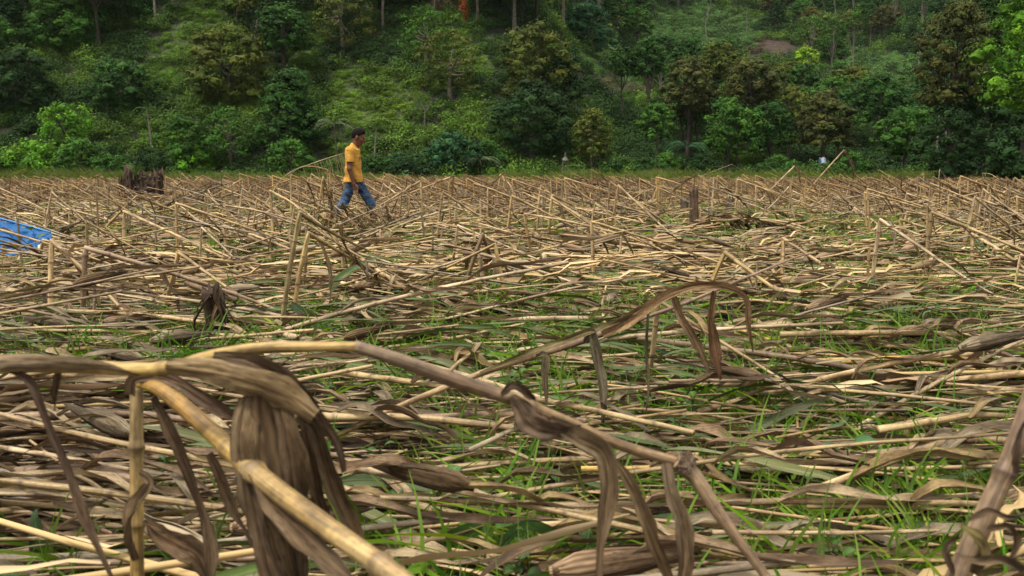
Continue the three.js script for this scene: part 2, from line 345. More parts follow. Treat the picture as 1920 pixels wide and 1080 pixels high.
function trunkGeo(r, h, rad, blobs, cy, limbs, lean = 0.06) {         // tapered trunk with limbs that reach into the clumps
  const top = cy + 0.15 * h, w = () => rnd(r, -lean, lean) * h;
  const pts = [V(0, -0.4, 0), V(w() * 0.3, h * 0.3, w() * 0.3), V(w() * 0.6, h * 0.6, w() * 0.6), V(w(), top, w())], curve = new THREE.CatmullRomCurve3(pts);
  const gs = [tube(pts, (t) => rad * mix(1.25, 0.35, Math.pow(t, 0.7)), { n: 7, step: h / 9, coarse: 1, ridge: (a) => 1 + 0.12 * Math.sin(a * 3) })];
  const by = [...blobs].sort(() => r() - 0.5).slice(0, limbs);
  for (const [c] of by) {
    const t0 = rnd(r, 0.45, 0.85), a = curve.getPoint(t0), e = c.clone().add(V(0, cy, 0)), m = a.clone().lerp(e, 0.5).add(V(rnd(r, -0.3, 0.3), -0.06 * h * r(), rnd(r, -0.3, 0.3)));
    gs.push(tube([a, m, e], (t) => rad * mix(0.48, 0.1, t), { n: 5, step: h / 6, coarse: 1 }));
  }
  return mergeGeometries(gs);
}
const SHAPES = {
  broad: { rx: 3.6, ry: 3.0, h: 8.5, clumps: 58, rad: 0.22, limbs: 6, flat: 0.7 },
  tall: { rx: 2.9, ry: 4.4, h: 12, clumps: 64, rad: 0.22, limbs: 6, flat: 0.8 },
  cone: { rx: 3.0, ry: 4.0, h: 8.5, clumps: 66, rad: 0.2, limbs: 4, cone: 1, flat: 0.6 },
  sparse: { rx: 3.2, ry: 3.0, h: 12, clumps: 34, rad: 0.2, limbs: 9, flat: 0.6, blob: 0.85 },
  pole: { rx: 1.7, ry: 1.6, h: 12.5, clumps: 22, rad: 0.13, limbs: 5, flat: 0.6 },
  bush: { rx: 2.4, ry: 2.0, h: 2.4, clumps: 44, rad: 0.09, limbs: 5, cut: 0.95, flat: 0.85 },
};
function makeTree(r, shape, leafKind, bark, name, label, category, group, o = {}) {
  const s = { ...SHAPES[shape], ...o }, g = thing(name, label, category, null, group);
  const blobs = crownBlobs(r, s), cy = s.h - s.ry * 0.55;
  const leaf = s.leaf ?? 0.42, cover = s.cover ?? 1.5, per = Math.max(8, cover * 4 * Math.PI * s.rx * (s.rx + s.ry) / 2 / (leaf * leaf * 0.42) / s.clumps * (shape === 'sparse' ? 0.5 : 0.75));
  const soup = leafSoup(r, blobs, { per: Math.min(per, s.most ?? 220), leaf, flat: s.flat, solid: shape !== 'sparse' });
  soup.translate(0, cy, 0);
  part('trunk', trunkGeo(r, s.h, s.rad, blobs, cy, s.limbs), barkMats[bark], g);
  part('crown', soup, foliage(leafKind), g);
  g.userData.kindName = name;
  return g;
}
function fronds(r, n, L, droop, leafletL, tone = 1) {
  const pos = [], uv = [], col = [], idx = [];
  for (let f = 0; f < n; f++) {
    const a = f * 2.4 + r(), up = rnd(r, 0.15, 1.1), dir = V(Math.cos(a), 0, Math.sin(a)), side = V(-Math.sin(a), 0, Math.cos(a)), K = 15, k = tone * rnd(r, 0.7, 1.25);
    for (let i = 1; i <= K; i++) {
      const t = i / K, p = dir.clone().multiplyScalar(L * t * (1 - 0.15 * t)).add(V(0, L * (up * t - droop * (0.5 + up) * t * t), 0)), ll = leafletL * Math.sin(Math.PI * (0.12 + 0.85 * t));
      for (const sg of [-1, 1]) {
        const tip = p.clone().addScaledVector(side, sg * ll).addScaledVector(dir, ll * 0.6).add(V(0, -ll * rnd(r, 0.2, 0.6), 0)), at = pos.length / 3, q = p.clone().addScaledVector(dir, L * 0.045);
        const mid = p.clone().lerp(tip, 0.5).addScaledVector(dir, L * 0.02);
        for (const v of [p, q, mid, tip]) { pos.push(v.x, v.y, v.z); uv.push(0, 0); col.push(k, k, k); }
        idx.push(at, at + 1, at + 2, at + 1, at + 3, at + 2);
      }
    }
  }
  return geoOf(pos, uv, col, idx);
}
function makePalm(r, h, L, leafKind, bark, name, label, group, n = 16, droop = 0.75) {
  const g = thing(name, label, 'palm', null, group), lx = rnd(r, -0.4, 0.4);
  part('trunk', tube([V(0, -0.4, 0), V(lx * 0.3, h * 0.5, 0), V(lx, h, 0)], (t) => 0.13 * mix(1.2, 0.75, t) * (L > 2.6 ? 1.5 : 0.75), { n: 7, step: 0.5, nodes: [] }), barkMats[bark], g);
  const c = fronds(r, n, L, droop, L * 0.24); c.translate(lx, h, 0); part('fronds', c, foliage(leafKind), g);
  g.userData.kindName = name; return g;
}
function branchGeo(r, h, rad, levels) {
  const gs = [];
  const grow = (p, d, l, ra, k) => {
    const m = p.clone().addScaledVector(d, l * 0.5).add(V(rnd(r, -0.06, 0.06) * l, 0, rnd(r, -0.06, 0.06) * l)), e = p.clone().addScaledVector(d, l);
    gs.push(tube([p, m, e], (t) => ra * mix(1, 0.55, t), { n: k ? 5 : 8, step: l / 5, coarse: 1 }));
    if (k < levels) for (let i = 0; i < (k ? 3 : 4); i++) grow(p.clone().lerp(e, k ? rnd(r, 0.55, 1) : rnd(r, 0.6, 1)), d.clone().add(V(rnd(r, -0.9, 0.9), rnd(r, -0.1, 0.5), rnd(r, -0.9, 0.9))).normalize(), l * rnd(r, 0.38, 0.6), ra * 0.5, k + 1);
  };
  grow(V(0, -0.3, 0), V(rnd(r, -0.05, 0.05), 1, 0).normalize(), h, rad, 0);
  return mergeGeometries(gs);
}

// the trees and bushes that one can single out: crown centre and radii on the picture, distance (0: by where the crown's foot meets the hill), shape, leaf, bark, label
const LANDMARKS = [
  [640, 62, 66, 82, 106, 'sparse', 'olive', 1, 'tall olive tree with pale forked trunk rising above the walking man', 13.5],
  [432, 128, 92, 78, 98, 'broad', 'olive', 2, 'wide olive tree crown left of the tall forked tree'],
  [545, 212, 78, 92, 91, 'cone', 'dark', 2, 'dark green pyramid shaped tree left of the tall forked trunk'],
  [800, 118, 58, 62, 104, 'sparse', 'mid', 1, 'slender green tree on the grassy slope above the man'],
  [845, 205, 66, 70, 98, 'sparse', 'olive', 1, 'loose olive tree below the grassy slope right of the man'],
  [1003, 128, 76, 84, 97, 'broad', 'olive', 2, 'big brownish olive tree in the middle of the wood edge'],
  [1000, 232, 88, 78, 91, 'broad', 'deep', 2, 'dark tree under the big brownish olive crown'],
  [1170, 120, 30, 30, 112, 'broad', 'dark', 2, 'round dark tree above the bare brown slope'],
  [1292, 168, 56, 62, 96, 'broad', 'brown', 2, 'brownish round tree right of the bare brown slope'],
  [1345, 118, 44, 38, 101, 'broad', 'olive', 2, 'olive crown left of the widest brownish crown'],
  [1410, 163, 66, 48, 97, 'broad', 'brown', 2, 'wide brownish crown below the bare patch on the far hill'],
  [1368, 248, 58, 66, 90, 'tall', 'mid', 2, 'vine draped green tree at the edge of the field'],
  [1445, 240, 52, 48, 92, 'broad', 'dark', 2, 'dark green tree between vine draped tree and brown dome'],
  [1545, 232, 66, 66, 91, 'cone', 'brown', 2, 'brown green dome shaped tree at the wood edge'],
  [1513, 116, 30, 28, 150, 'broad', 'lime', 1, 'small bright lime green tree beside the bare patch'],
  [1650, 190, 62, 50, 104, 'broad', 'dark', 2, 'dark green tree below the cleared knoll'],
  [1700, 252, 66, 50, 90, 'broad', 'mid', 2, 'fresh green tree at the wood edge near the dark corner trees'],
  [1790, 125, 82, 125, 62, 'tall', 'brown', 2, 'tall dark olive brown tree at the far right edge of the field'],
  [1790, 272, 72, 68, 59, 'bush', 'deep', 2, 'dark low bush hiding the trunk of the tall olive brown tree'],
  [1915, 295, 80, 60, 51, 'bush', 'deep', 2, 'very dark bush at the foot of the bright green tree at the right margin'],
  [1835, 60, 70, 80, 66, 'broad', 'deep', 2, 'very dark crown between the olive brown and the bright green tree'],
  [1930, 110, 96, 165, 54, 'tall', 'bright', 2, 'bright green leafy tree at the right margin'],
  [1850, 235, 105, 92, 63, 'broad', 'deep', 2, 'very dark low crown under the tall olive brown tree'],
  [225, 165, 72, 52, 97, 'broad', 'dark', 1, 'dark green tree with thin pale trunk on the left slope'],
  [120, 90, 78, 56, 108, 'broad', 'mid', 2, 'rounded mid green tree high on the left slope'],
  [35, 165, 72, 66, 97, 'broad', 'deep', 2, 'very dark tree at the left margin of the wood'],
  [235, 62, 62, 52, 113, 'broad', 'dark', 2, 'dark tree beside the upper grassy clearing'],
  [120, 236, 52, 44, 89, 'bush', 'bright', 2, 'bright green bushy tree on the left above the field edge'],
  [920, 55, 48, 52, 118, 'broad', 'dark', 2, 'dark tree at the top of the grassy slope'],
  [740, 20, 60, 48, 116, 'broad', 'mid', 2, 'green tree on the crest above the slender tree'],
  [1100, 55, 60, 50, 130, 'broad', 'blue', 1, 'bluish green tree above the round dark tree'],
  [1215, 115, 40, 44, 112, 'tall', 'dark', 1, 'upright dark tree left of the large green clearing'],
  [350, 268, 60, 48, 88, 'bush', 'mid', 2, 'mid green bush left of the dark pyramid tree'],
  [430, 255, 50, 58, 89, 'sparse', 'mid', 1, 'thin leafed tree with slender trunk beside the dark pyramid tree'],
  [850, 290, 50, 40, 86, 'bush', 'blue', 2, 'bluish green bush just right of the man'],
  [540, 300, 50, 36, 85, 'bush', 'mid', 2, 'round green bush left of the man at the field edge'],
  [60, 300, 66, 34, 85, 'bush', 'bright', 2, 'light green bush at the far left of the field edge'],
  [150, 298, 48, 38, 84.5, 'bush', 'mid', 2, 'green bush behind the uprooted stump, to its left'],
  [1110, 262, 42, 54, 90, 'tall', 'olive', 1, 'narrow olive tree beside the tiny hut'],
];
const marks = [];
LANDMARKS.forEach(([cx, cy, rx, ry, dist, shape, leafKind, bark, label, hh], i) => {
  const r = rngOf(900 + i), d = dist || -hit(cx, cy + ry).z, c = P(cx, cy, d), rxm = rx * d / F, rym = ry * d / F, gy = hillY(c.x, c.z);
  const base = Math.max(0, gy), h = Math.max(rym * 1.3, c.y - base + rym * 0.55);
  const isBush = shape === 'bush';
  const o = { rx: rxm, ry: rym, h, leaf: d < 70 ? 0.24 : 0.33, rad: clamp(rxm * 0.075, 0.08, 0.3), clumps: Math.round(SHAPES[shape].clumps * (isBush ? 1 : 1.25)), most: 210, cover: 1.8 };
  if (shape === 'broad') o.cut = 0.88;
  const g = makeTree(r, shape, leafKind, bark, isBush ? 'green_bush' : 'broadleaf_tree', label, isBush ? 'bush' : 'tree', null, o);
  g.position.set(c.x, base - 0.05, c.z);
  delete g.userData.kindName;
  marks.push([cx, cy, rx, ry, d, c]);
});
// bare and dead trees, pole trunks, palms
[[475, 100, 103, 6.5, 'leafless grey tree rising behind the wide olive crown', 3, 3], [895, 118, 118, 4.2, 'small leafless pale tree at the end of the grassy slope', 3, 3], [1085, 80, 135, 7, 'bare greyish tree on the slope above the round dark tree', 1, 4],
  [1325, 84, 235, 8.5, 'white bare trunk in the large clearing, the left one of two', 3, 1], [1398, 82, 240, 7.0, 'white bare trunk in the large clearing, the right one of two', 3, 1], [1720, 165, 178, 9, 'pale bare trunk on the slope of the cleared knoll', 3, 1], [800, 265, 93, 6, 'dead forked tree with pale twigs right of the man', 1, 3],
].forEach(([x, y, d, h, label, bark, lv], i) => {
  const r = rngOf(400 + i), v = dirOf(x, y), p = V(v.x * d, 0, v.z * d); p.y = hillY(p.x, p.z);
  const g = thing('bare_tree', label, 'tree', p);
  const want = EYE + v.y * d; const hh = Math.max(h, want - p.y + h * 0.5);
  part('trunk', branchGeo(r, hh * (lv > 1 ? 0.55 : 0.85), clamp(hh * 0.018, 0.08, 0.26), lv), barkMats[bark], g);
});
[[630, 232, 88, 3.0, 2.6, 'pale', 'pale greyish palm close behind the man'], [1282, 276, 87, 1.6, 2.6, 'blue', 'grey green palm with long arching fronds at the wood edge'], [1770, 285, 70, 1.2, 3.2, 'deep', 'dark palm with arching fronds under the brown corner tree'], [1140, 172, 118, 3.0, 1.5, 'bright', 'small bright green palm on the bare brown slope, left one of three'], [1153, 172, 119, 3.4, 1.4, 'bright', 'small bright green palm on the bare brown slope, middle one of three'], [1172, 186, 117, 2.6, 1.4, 'bright', 'small bright green palm on the bare brown slope, right one of three'], [282, 205, 90, 6.4, 1.7, 'mid', 'slender palm with thin pale trunk on the left slope'], [700, 240, 87, 5.2, 1.6, 'dark', 'slender dark palm right of the man'], [1760, 205, 86, 6.4, 1.8, 'mid', 'slender palm standing left of the tall brown tree'], [905, 300, 85.5, 0.5, 2.6, 'pale', 'low palm clump with grey fronds right of the man']
].forEach(([x, y, d, h, L, leafKind, label], i) => {
  const r = rngOf(500 + i), c = P(x, y, d), gy = Math.max(0, hillY(c.x, c.z)), hh = Math.max(h * 0.5, c.y - gy), g = makePalm(r, hh, L, leafKind, i > 2 ? 3 : 1, 'palm_tree', label, null, L > 2.4 ? 20 : 14, 0.8);
  g.position.set(c.x, gy, c.z); delete g.userData.kindName; marks.push([x, y, L * F / d * 0.6, L * F / d * 0.4, d, c]);
});
// the rust red creeper high on the left hill
{
  const r = rngOf(77), blobs = []; const c = P(872, 62, 112), y0 = hillY(c.x, c.z);
  for (let i = 0; i < 9; i++) blobs.push([V(rnd(r, -0.35, 0.35), i * 0.38, rnd(r, -0.2, 0.5)), 0.42, rnd(r, 0.7, 1.3), 0]);
  const g = thing('red_creeper', 'rust red creeper hanging among dark trees on the left hill', 'creeper', V(c.x, Math.max(y0, c.y - 1.8), c.z + 0.8));
  part('stem', tube([V(0, -1.5, -0.4), V(0.1, 1, -0.3), V(0, 3.6, -0.2)], () => 0.06, { n: 5, step: 0.8, coarse: 1 }), barkMats[2], g);
  part('foliage', leafSoup(r, blobs, { per: 60, leaf: 0.24, flat: 1.2 }), foliage('rust'), g);
}

// the rest of the wood: alike trees, the nearest as single trees, the far ones as one mass
const KINDS = [
  ['dark_tree', 'broad', 'dark', 2, 'dark green broadleaf tree of the closed wood on the hillside'],
  ['mid_green_tree', 'broad', 'mid', 1, 'mid green broadleaf tree of the closed wood on the hillside'],
  ['deep_green_tree', 'cone', 'deep', 2, 'very dark pointed tree of the closed wood on the hillside'],
  ['olive_tree', 'broad', 'olive', 1, 'olive green rounded tree of the closed wood on the hillside'],
  ['tall_tree', 'tall', 'dark', 1, 'tall narrow green tree of the closed wood on the hillside'],
  ['blue_green_tree', 'broad', 'blue', 1, 'bluish green tree of the closed wood on the hillside'],
  ['thin_tree', 'sparse', 'mid', 3, 'thin crowned tree with pale stem in the hillside wood'],
  ['brown_tree', 'broad', 'brown', 2, 'brownish green rounded tree of the closed wood on the hillside'],
  ['slender_tree', 'pole', 'mid', 3, 'slender tree with long pale bare trunk in the hillside wood'],
];
const regionOf = (q, d) => d > 135 ? 'far up the valley side' : (d > 112 ? 'high on ' : d > 96 ? 'half way up ' : 'at the foot of ') + (q[0] < 480 ? 'the far left slope' : q[0] < 960 ? 'the slope behind the man' : q[0] < 1440 ? 'the middle slope' : 'the right slope');
const protos = KINDS.map(([name, shape, leafKind, bark, label], k) => [0, 1].map((v) => makeTree(rngOf(2000 + k * 10 + v), shape, leafKind, bark, name, label, 'tree', label.replace(/ tree.*/, ' trees of the hillside wood'), { leaf: 0.40, most: 85, cover: 1.6 })));
const protoUsed = new Set(), farTrees = KINDS.map(() => []);
{
  const r = rngOf(31337); let count = 0;
  for (let d = 90; d < 430; d += d < 135 ? 4.6 : d < 200 ? 6.2 : 8) {
    const sp = d < 135 ? 6.0 : d < 200 ? 6.0 : 7.2;
    for (let x = -0.72 * d; x < 0.74 * d; x += sp) {
      const xx = x + rnd(r, -0.42, 0.42) * sp, dd = d + rnd(r, -2.3, 2.3), k0 = r(), sc = rnd(r, 0.65, 1.15), turn = r() * 6.28, v = r() < 0.5 ? 0 : 1;
      const y = hillY(xx, -dd), p = V(xx, Math.max(y, 0) - 0.1, -dd), u = xx / dd;
      let kind = k0 < 0.24 ? 0 : k0 < 0.42 ? 1 : k0 < 0.54 ? 2 : k0 < 0.68 ? 3 : k0 < 0.78 ? 4 : k0 < 0.86 ? 5 : k0 < 0.91 ? 6 : k0 < 0.94 ? 7 : 8;
      if (u < 0.1 && (kind === 5 || kind === 7) && r() < 0.6) kind = 0;
      const [name, shape, , , label] = KINDS[kind], S = SHAPES[shape];
      const c = proj(p.clone().add(V(0, S.h * sc * 0.75, 0))), b = proj(p), rx = S.rx * sc * F / c[2];
      if (c[1] < -140 && dd < 200) continue;
      if (cleared(b[0], b[1], 1.0) || cleared(c[0], c[1], 0.95) || cleared(c[0], c[1] - S.ry * sc * F / c[2] * 0.5, 0.7)) continue;
      let bad = false;
      const ryp = S.ry * sc * F / c[2]; for (const oy of [-1.1, -0.6, 0, 0.5]) for (const ox of [-0.6, 0, 0.6]) if (cleared(c[0] + ox * rx, c[1] + oy * ryp) === 2) bad = true;
      if (bad) continue;
      for (const [mx, my, mrx, mry, md, mc] of marks) {
        const e = ((c[0] - mx) / (mrx + rx * 0.45)) ** 2 + ((c[1] - my) / (mry + rx * 0.45)) ** 2;
        if (e < 1 && dd < md + 1.5) { bad = true; break; }
        if (Math.hypot(mc.x - xx, mc.z + dd) < 3) { bad = true; break; }
      }
      if (bad) continue;
      const inside = c[0] > -120 && c[0] < 2040;
      if (dd < 175 && inside && count < 290) {
        const pr = protos[kind][v], s3 = V(sc * rnd(r, 0.85, 1.15), sc, sc * rnd(r, 0.85, 1.15));
        const lab = label.replace(/ (of the closed wood on|in) the hillside.*/, '') + ' ' + regionOf(b, dd), grp = lab.replace('tree', 'trees');
        if (!protoUsed.has(pr)) { protoUsed.add(pr); pr.position.copy(p); pr.rotation.y = turn; pr.scale.copy(s3); tag(pr, lab, null, grp); }
        else copyOf(pr, p, turn, s3, lab, grp);
        count++;
      } else farTrees[kind].push([p, [0, turn, 0], sc, [rnd(r, 0.75, 1.2), rnd(r, 0.85, 1.15), rnd(r, 0.8, 1.15)]]);
    }
  }
}
for (const list of protos) for (const pr of list) if (!protoUsed.has(pr)) scene.remove(pr);
{
  const g = stuffGroup('distant_wood', 'far off wood covering the upper hills', 'wood');
  KINDS.forEach(([, shape, leafKind, bark], k) => {
    const list = farTrees[k]; if (!list.length) return;
    const [tr, cr] = protos[k][k % 2].children;
    instances('distant_crowns', cr.geometry, foliage(leafKind), list, g);
    instances('distant_trunks', tr.geometry, barkMats[bark], list.map((l) => [l[0], l[1], l[2], [1, 1, 1]]), g);
  });
}
for (const list of protos) for (const pr of list) delete pr.userData.kindName;
// undergrowth: leaf clumps over the whole hillside
{
  const r = rngOf(555), g = stuffGroup('hillside_undergrowth', 'ferns, shrubs and weeds covering the hillside between the trees', 'undergrowth');
  const soups = [0, 1].map((k) => leafSoup(rngOf(60 + k), [...Array(7)].map((_, i) => [V(rnd(r, -0.7, 0.7), rnd(r, 0.05, 0.55), rnd(r, -0.7, 0.7)), rnd(r, 0.35, 0.6), rnd(r, 0.7, 1.3), rnd(r, -0.1, 0.12)]), { per: 62, leaf: 0.19, flat: 0.8 }));
  const lists = [[], []];
  const base = phy({ vertexColors: true, roughness: 0.8, transmission: 0.18, specularIntensity: 0.2 });
  for (let d = 86.5; d < 330; d += d < 130 ? 1.0 : 2.2) for (let x = -0.66 * d; x < 0.68 * d; x += d < 130 ? 1.15 : 2.4) {
    const xx = x + rnd(r, -1.2, 1.2), dd = d + rnd(r, -1.1, 1.1), y = hillY(xx, -dd), p = V(xx, Math.max(y, -0.02), -dd), q = proj(p), k = cleared(q[0], q[1], 1.05), n = fbm(xx * 0.12, dd * 0.12);
    if (k === 2 && r() < 0.7) continue;
    const c = k === 1 ? blend([0.060, 0.145, 0.012], [0.15, 0.23, 0.022], n) : k === 3 ? blend([0.075, 0.18, 0.035], [0.13, 0.22, 0.055], n) : k === 2 ? [0.13, 0.11, 0.045] : blend([0.020, 0.048, 0.008], [0.080, 0.148, 0.015], sstep(n, 0.40, 0.72));
    const sc = (k ? (r() < 0.12 ? rnd(r, 1.2, 2.1) : rnd(r, 0.35, 1.1)) : rnd(r, 0.7, 1.7)) * (d < 130 ? 1 : 1.8);
    if (k && k !== 2) for (let e = 0; e < 3; e++) { const ex = xx + rnd(r, -1.2, 1.2) * (d < 130 ? 1 : 2), ed = dd + rnd(r, -1.2, 1.2) * (d < 130 ? 1 : 2), es = rnd(r, 0.3, 0.75) * (d < 130 ? 1 : 1.8); lists[e % 2].push([V(ex, hillY(ex, -ed), -ed), [rnd(r, -0.4, 0.4), r() * 6.28, 0], [es, es * rnd(r, 0.4, 1), es], shade(c, rnd(r, 0.55, 1.25))]); }
    lists[r() < 0.5 ? 0 : 1].push([p, [0, r() * 6.28, 0], [sc, sc * rnd(r, 0.7, 1.3) * (k ? 0.7 : 1), sc], shade(c, sc > 1.2 && k ? rnd(r, 0.3, 0.7) : rnd(r, 0.7, 1.25))]);
  }
  lists.forEach((l, i) => instances('undergrowth_clumps', soups[i], base, l, g));
}
// bushes along the foot of the wood
{
  const r = rngOf(808), kinds = ['mid', 'dark', 'bright', 'deep', 'olive', 'blue'].map((k, i) => makeTree(rngOf(3000 + i), 'bush', k, 2, 'edge_bush', ({ mid: 'mid green', dark: 'dark green', bright: 'light green', deep: 'very dark green', olive: 'olive green', blue: 'bluish green' })[k] + ' bush in the hedge like row along the field edge', 'bush', ({ mid: 'mid green', dark: 'dark green', bright: 'light green', deep: 'very dark', olive: 'olive', blue: 'bluish' })[k] + ' bushes along the field edge', { leaf: 0.27, most: 110, cover: 1.7 }));
  const first = new Set();
  for (let x = -62; x < 58; x += rnd(r, 1.1, 2.2)) {
    const d = EDGE - 1.5 + rnd(r, 0, 4.5), q = proj(V(x, 1.2, -d)), kk = pick(r, [0, 0, 1, 1, 3, 3, 2, 4, 5]), sc = rnd(r, 0.55, 1.05);
    if (q[0] < -80 || q[0] > 2000) continue;
    if (marks.some(([mx, my, mrx, mry, md]) => Math.abs(q[0] - mx) < mrx * 0.8 && Math.abs(q[1] - my) < mry + 20 && d < md && md < 95)) continue;
    const s3 = V(sc * rnd(r, 0.9, 1.3), sc * rnd(r, 0.8, 1.25), sc), pr = kinds[kk], p = V(x, -0.1, -d), t = r() * 6.28;
    const where = q[0] < 480 ? 'far left' : q[0] < 800 ? 'near the man' : q[0] < 1200 ? 'in the middle' : q[0] < 1560 ? 'right of the dead post' : 'by the dark corner trees', lab = pr.userData.label.replace(/ in the hedge.*| along the field.*/, '') + ' along the field edge ' + where;
    if (!first.has(pr)) { first.add(pr); pr.position.copy(p); pr.rotation.y = t; pr.scale.copy(s3); tag(pr, lab, null, lab.replace('bush', 'bushes')); } else copyOf(pr, p, t, s3, lab, lab.replace('bush', 'bushes'));
  }
  for (const k of kinds) { if (!first.has(k)) scene.remove(k); }
  for (const k of kinds) delete k.userData.kindName;
}
// a tiny hut and a sheet shelter at the foot of the wood
{
  const hutMat = std({ color: new THREE.Color().setRGB(0.16, 0.15, 0.14), map: barkTex, roughness: 0.7 }), post = barkMats[3];
  const c = P(1060, 296, 84.2), g = thing('field_hut', 'tiny open hut with pale roof under the dark trees', 'hut', V(c.x, 0, c.z));
  const roof = new THREE.ConeGeometry(0.42, 0.55, 4, 1).rotateY(0.7).translate(0, 2.15, 0);
  part('roof', mergeGeometries([roof, new THREE.CylinderGeometry(0.08, 0.1, 0.3, 6).translate(0, 2.5, 0)]), hutMat, g);
  for (const [x, z] of [[-0.24, 0.2], [0.24, 0.2], [-0.24, -0.2], [0.24, -0.2]]) part('post', new THREE.CylinderGeometry(0.03, 0.035, 2.0, 6).translate(x, 0.98, z), post, g);
  part('platform', new THREE.BoxGeometry(0.6, 0.06, 0.5).translate(0, 1.15, 0), barkMats[1], g);
  const s = P(1543, 300, 83.5), t = thing('tarpaulin_shelter', 'small blue and white sheet shelter in the dark foot of the wood', 'shelter', V(s.x, 0, s.z));
  const sheet = new THREE.PlaneGeometry(0.62, 0.6, 8, 6); { const a = sheet.attributes.position; for (let i = 0; i < a.count; i++) a.setZ(i, 0.06 * Math.sin(a.getX(i) * 14) + 0.1 * a.getY(i)); sheet.rotateX(-0.7); sheet.computeVertexNormals(); sheet.translate(0, 1.9, 0); }
  part('sheet', sheet, std({ color: new THREE.Color().setRGB(0.09, 0.12, 0.16), roughness: 0.5, side: THREE.DoubleSide }), t);
  part('side_sheet', new THREE.BoxGeometry(0.26, 0.34, 0.02, 4, 4, 1).rotateY(0.4).translate(-0.36, 1.82, 0.2), std({ color: new THREE.Color().setRGB(0.03, 0.12, 0.2), roughness: 0.5 }), t);
  for (const x of [-0.3, 0.3]) part('post', new THREE.CylinderGeometry(0.025, 0.03, 1.9, 6).translate(x, 0.94, -0.1), barkMats[1], t);
}

// ---------------------------------------------------------------- broken maize stalks
const tones = ['straw', 'tan', 'pale', 'pink', 'straw', 'tan', 'grey'];
function leafAlong(r, p, dir, L, W, c, o = {}) {                     // a dry leaf that leaves a stalk, runs on a little, then hangs
  const side = V(-dir.z, 0, dir.x), k = o.droop ?? rnd(r, 0.5, 1.1), off = rnd(r, -0.25, 0.25), pts = [], floor = o.floor ?? 0.02, N = 6;
  for (let i = 0; i <= N; i++) {
    const t = i / N, q = p.clone().addScaledVector(dir, L * t * (1 - 0.45 * k * t)).addScaledVector(side, L * off * t + 0.02 * Math.sin(t * 7 + off * 20));
    q.y = Math.max(floor + 0.01 * Math.sin(t * 9), q.y + 0.03 * Math.sin(Math.min(1, t * 2.2) * Math.PI) - k * L * t * t * 0.8);
    pts.push(q);
  }
  const tw = rnd(r, -1.8, 1.8), t0 = rnd(r, -0.5, 0.5), c2 = shade(c, rnd(r, 0.55, 1.0));
  return strip(pts, leafW(W), { n: o.n ?? 12, m: o.m ?? 2, fold: rnd(r, 0.3, 1.1), ripple: W * 0.25, freq: rnd(r, 20, 45), phase: r() * 6, twist: (t) => t0 + tw * t * t, col: colFade(c, c2), v0: r() });
}
// pieces of one broken stalk: stub from base to kink, the bent stalk from kink to tip, leaves, perhaps an ear; all in one frame
function brokenPieces(r, base, kink, tip, R, tone, o = {}) {
  const c = DRY[tone], n = o.n ?? 8, out = { leaves: [] }, yel = r() < 0.55 ? blend(c, DRY.yellow, rnd(r, 0.2, 0.7)) : c;
  const h = base.distanceTo(kink), m1 = base.clone().lerp(kink, 0.5).add(V(rnd(r, -0.012, 0.012), 0, rnd(r, -0.012, 0.012)));
  out.stub = tube([base.clone().add(V(0, -0.05, 0)), m1, kink], (t) => R * (1.08 - 0.1 * t) * (t > 0.97 ? 0.85 : 1), { n, step: o.step ?? 0.08, nodes: nodesOf(r, h + 0.05, 0.15), coarse: o.coarse, col: (t) => blend(shade(yel, 0.9), c, t * 0.5), v0: r() * 3 });
  const dir = tip.clone().sub(kink), L = dir.length(); dir.normalize();
  const sag = o.sag ?? rnd(r, -0.02, 0.05), pts = [0, 0.3, 0.65, 1].map((t, i) => kink.clone().lerp(tip, t).add(V(0, sag * L * Math.sin(Math.PI * t), rnd(r, -0.012, 0.012) * (i && 1))));
  pts[0].add(V(-R * 0.2, R * 0.35, 0));
  const nodes = nodesOf(r, L, 0.16);
  out.stalk = tube(pts, (t) => R * mix(1, o.taper ?? 0.5, t), { n, step: o.step ?? 0.08, nodes, coarse: o.coarse, ridge: (a) => 1 - 0.1 * Math.pow(Math.max(0, Math.cos(a)), 6), col: (t, s) => blend(blend(yel, c, Math.min(1, t * 3)), shade(c, 0.8), 0.4 + 0.4 * Math.sin(s * 11)), v0: r() * 3 });
  const nl = o.leaves ?? 3;
  for (let i = 0; i < nl; i++) {
    const t = nl > 1 ? mix(0.03, 0.8, i / (nl - 1)) + rnd(r, -0.03, 0.06) : 0.4, p = kink.clone().lerp(tip, t), d2 = dir.clone().add(V(rnd(r, -0.2, 0.2), rnd(r, -0.1, 0.15), rnd(r, -0.35, 0.35))).normalize();
    out.leaves.push(leafAlong(r, p, d2, rnd(r, 0.3, 0.6), rnd(r, 0.009, 0.021), DRY[pick(r, ['tan', 'pink', 'grey', 'brown', 'pale', 'tan'])], { n: o.ln ?? 10, droop: rnd(r, 0.35, 1.3), floor: o.floor }));
  }
  if (r() < (o.sheath ?? 0.5)) {                                      // a dry leaf sheath wrapped round the bent stalk
    const t0 = rnd(r, 0.15, 0.6), a = kink.clone().lerp(tip, t0), b = kink.clone().lerp(tip, Math.min(0.97, t0 + 0.22));
    out.leaves.push(tube([a, a.clone().lerp(b, 0.5).add(V(0, -R * 0.3, 0)), b], (t) => R * mix(1, 0.65, t0) * (1.15 + 0.9 * t * (1 - t)), { n, step: 0.06, coarse: 1, ridge: (q) => 1 + 0.1 * Math.sin(q * 4), col: colFade(DRY.pink, DRY.grey), v0: r() }));
  }
  if (o.ear) {
    const t = o.earAt ?? rnd(r, 0.45, 0.8), p = kink.clone().lerp(tip, t);
    out.ear = earGeo(p, dir.clone().add(V(0, -0.25, rnd(r, -0.3, 0.3))).normalize(), rnd(r, 0.2, 0.27), rnd(r, 0.026, 0.034), DRY[pick(r, ['brown', 'grey', 'pink'])], r, o.en ?? 12);
  }
  return out;
}
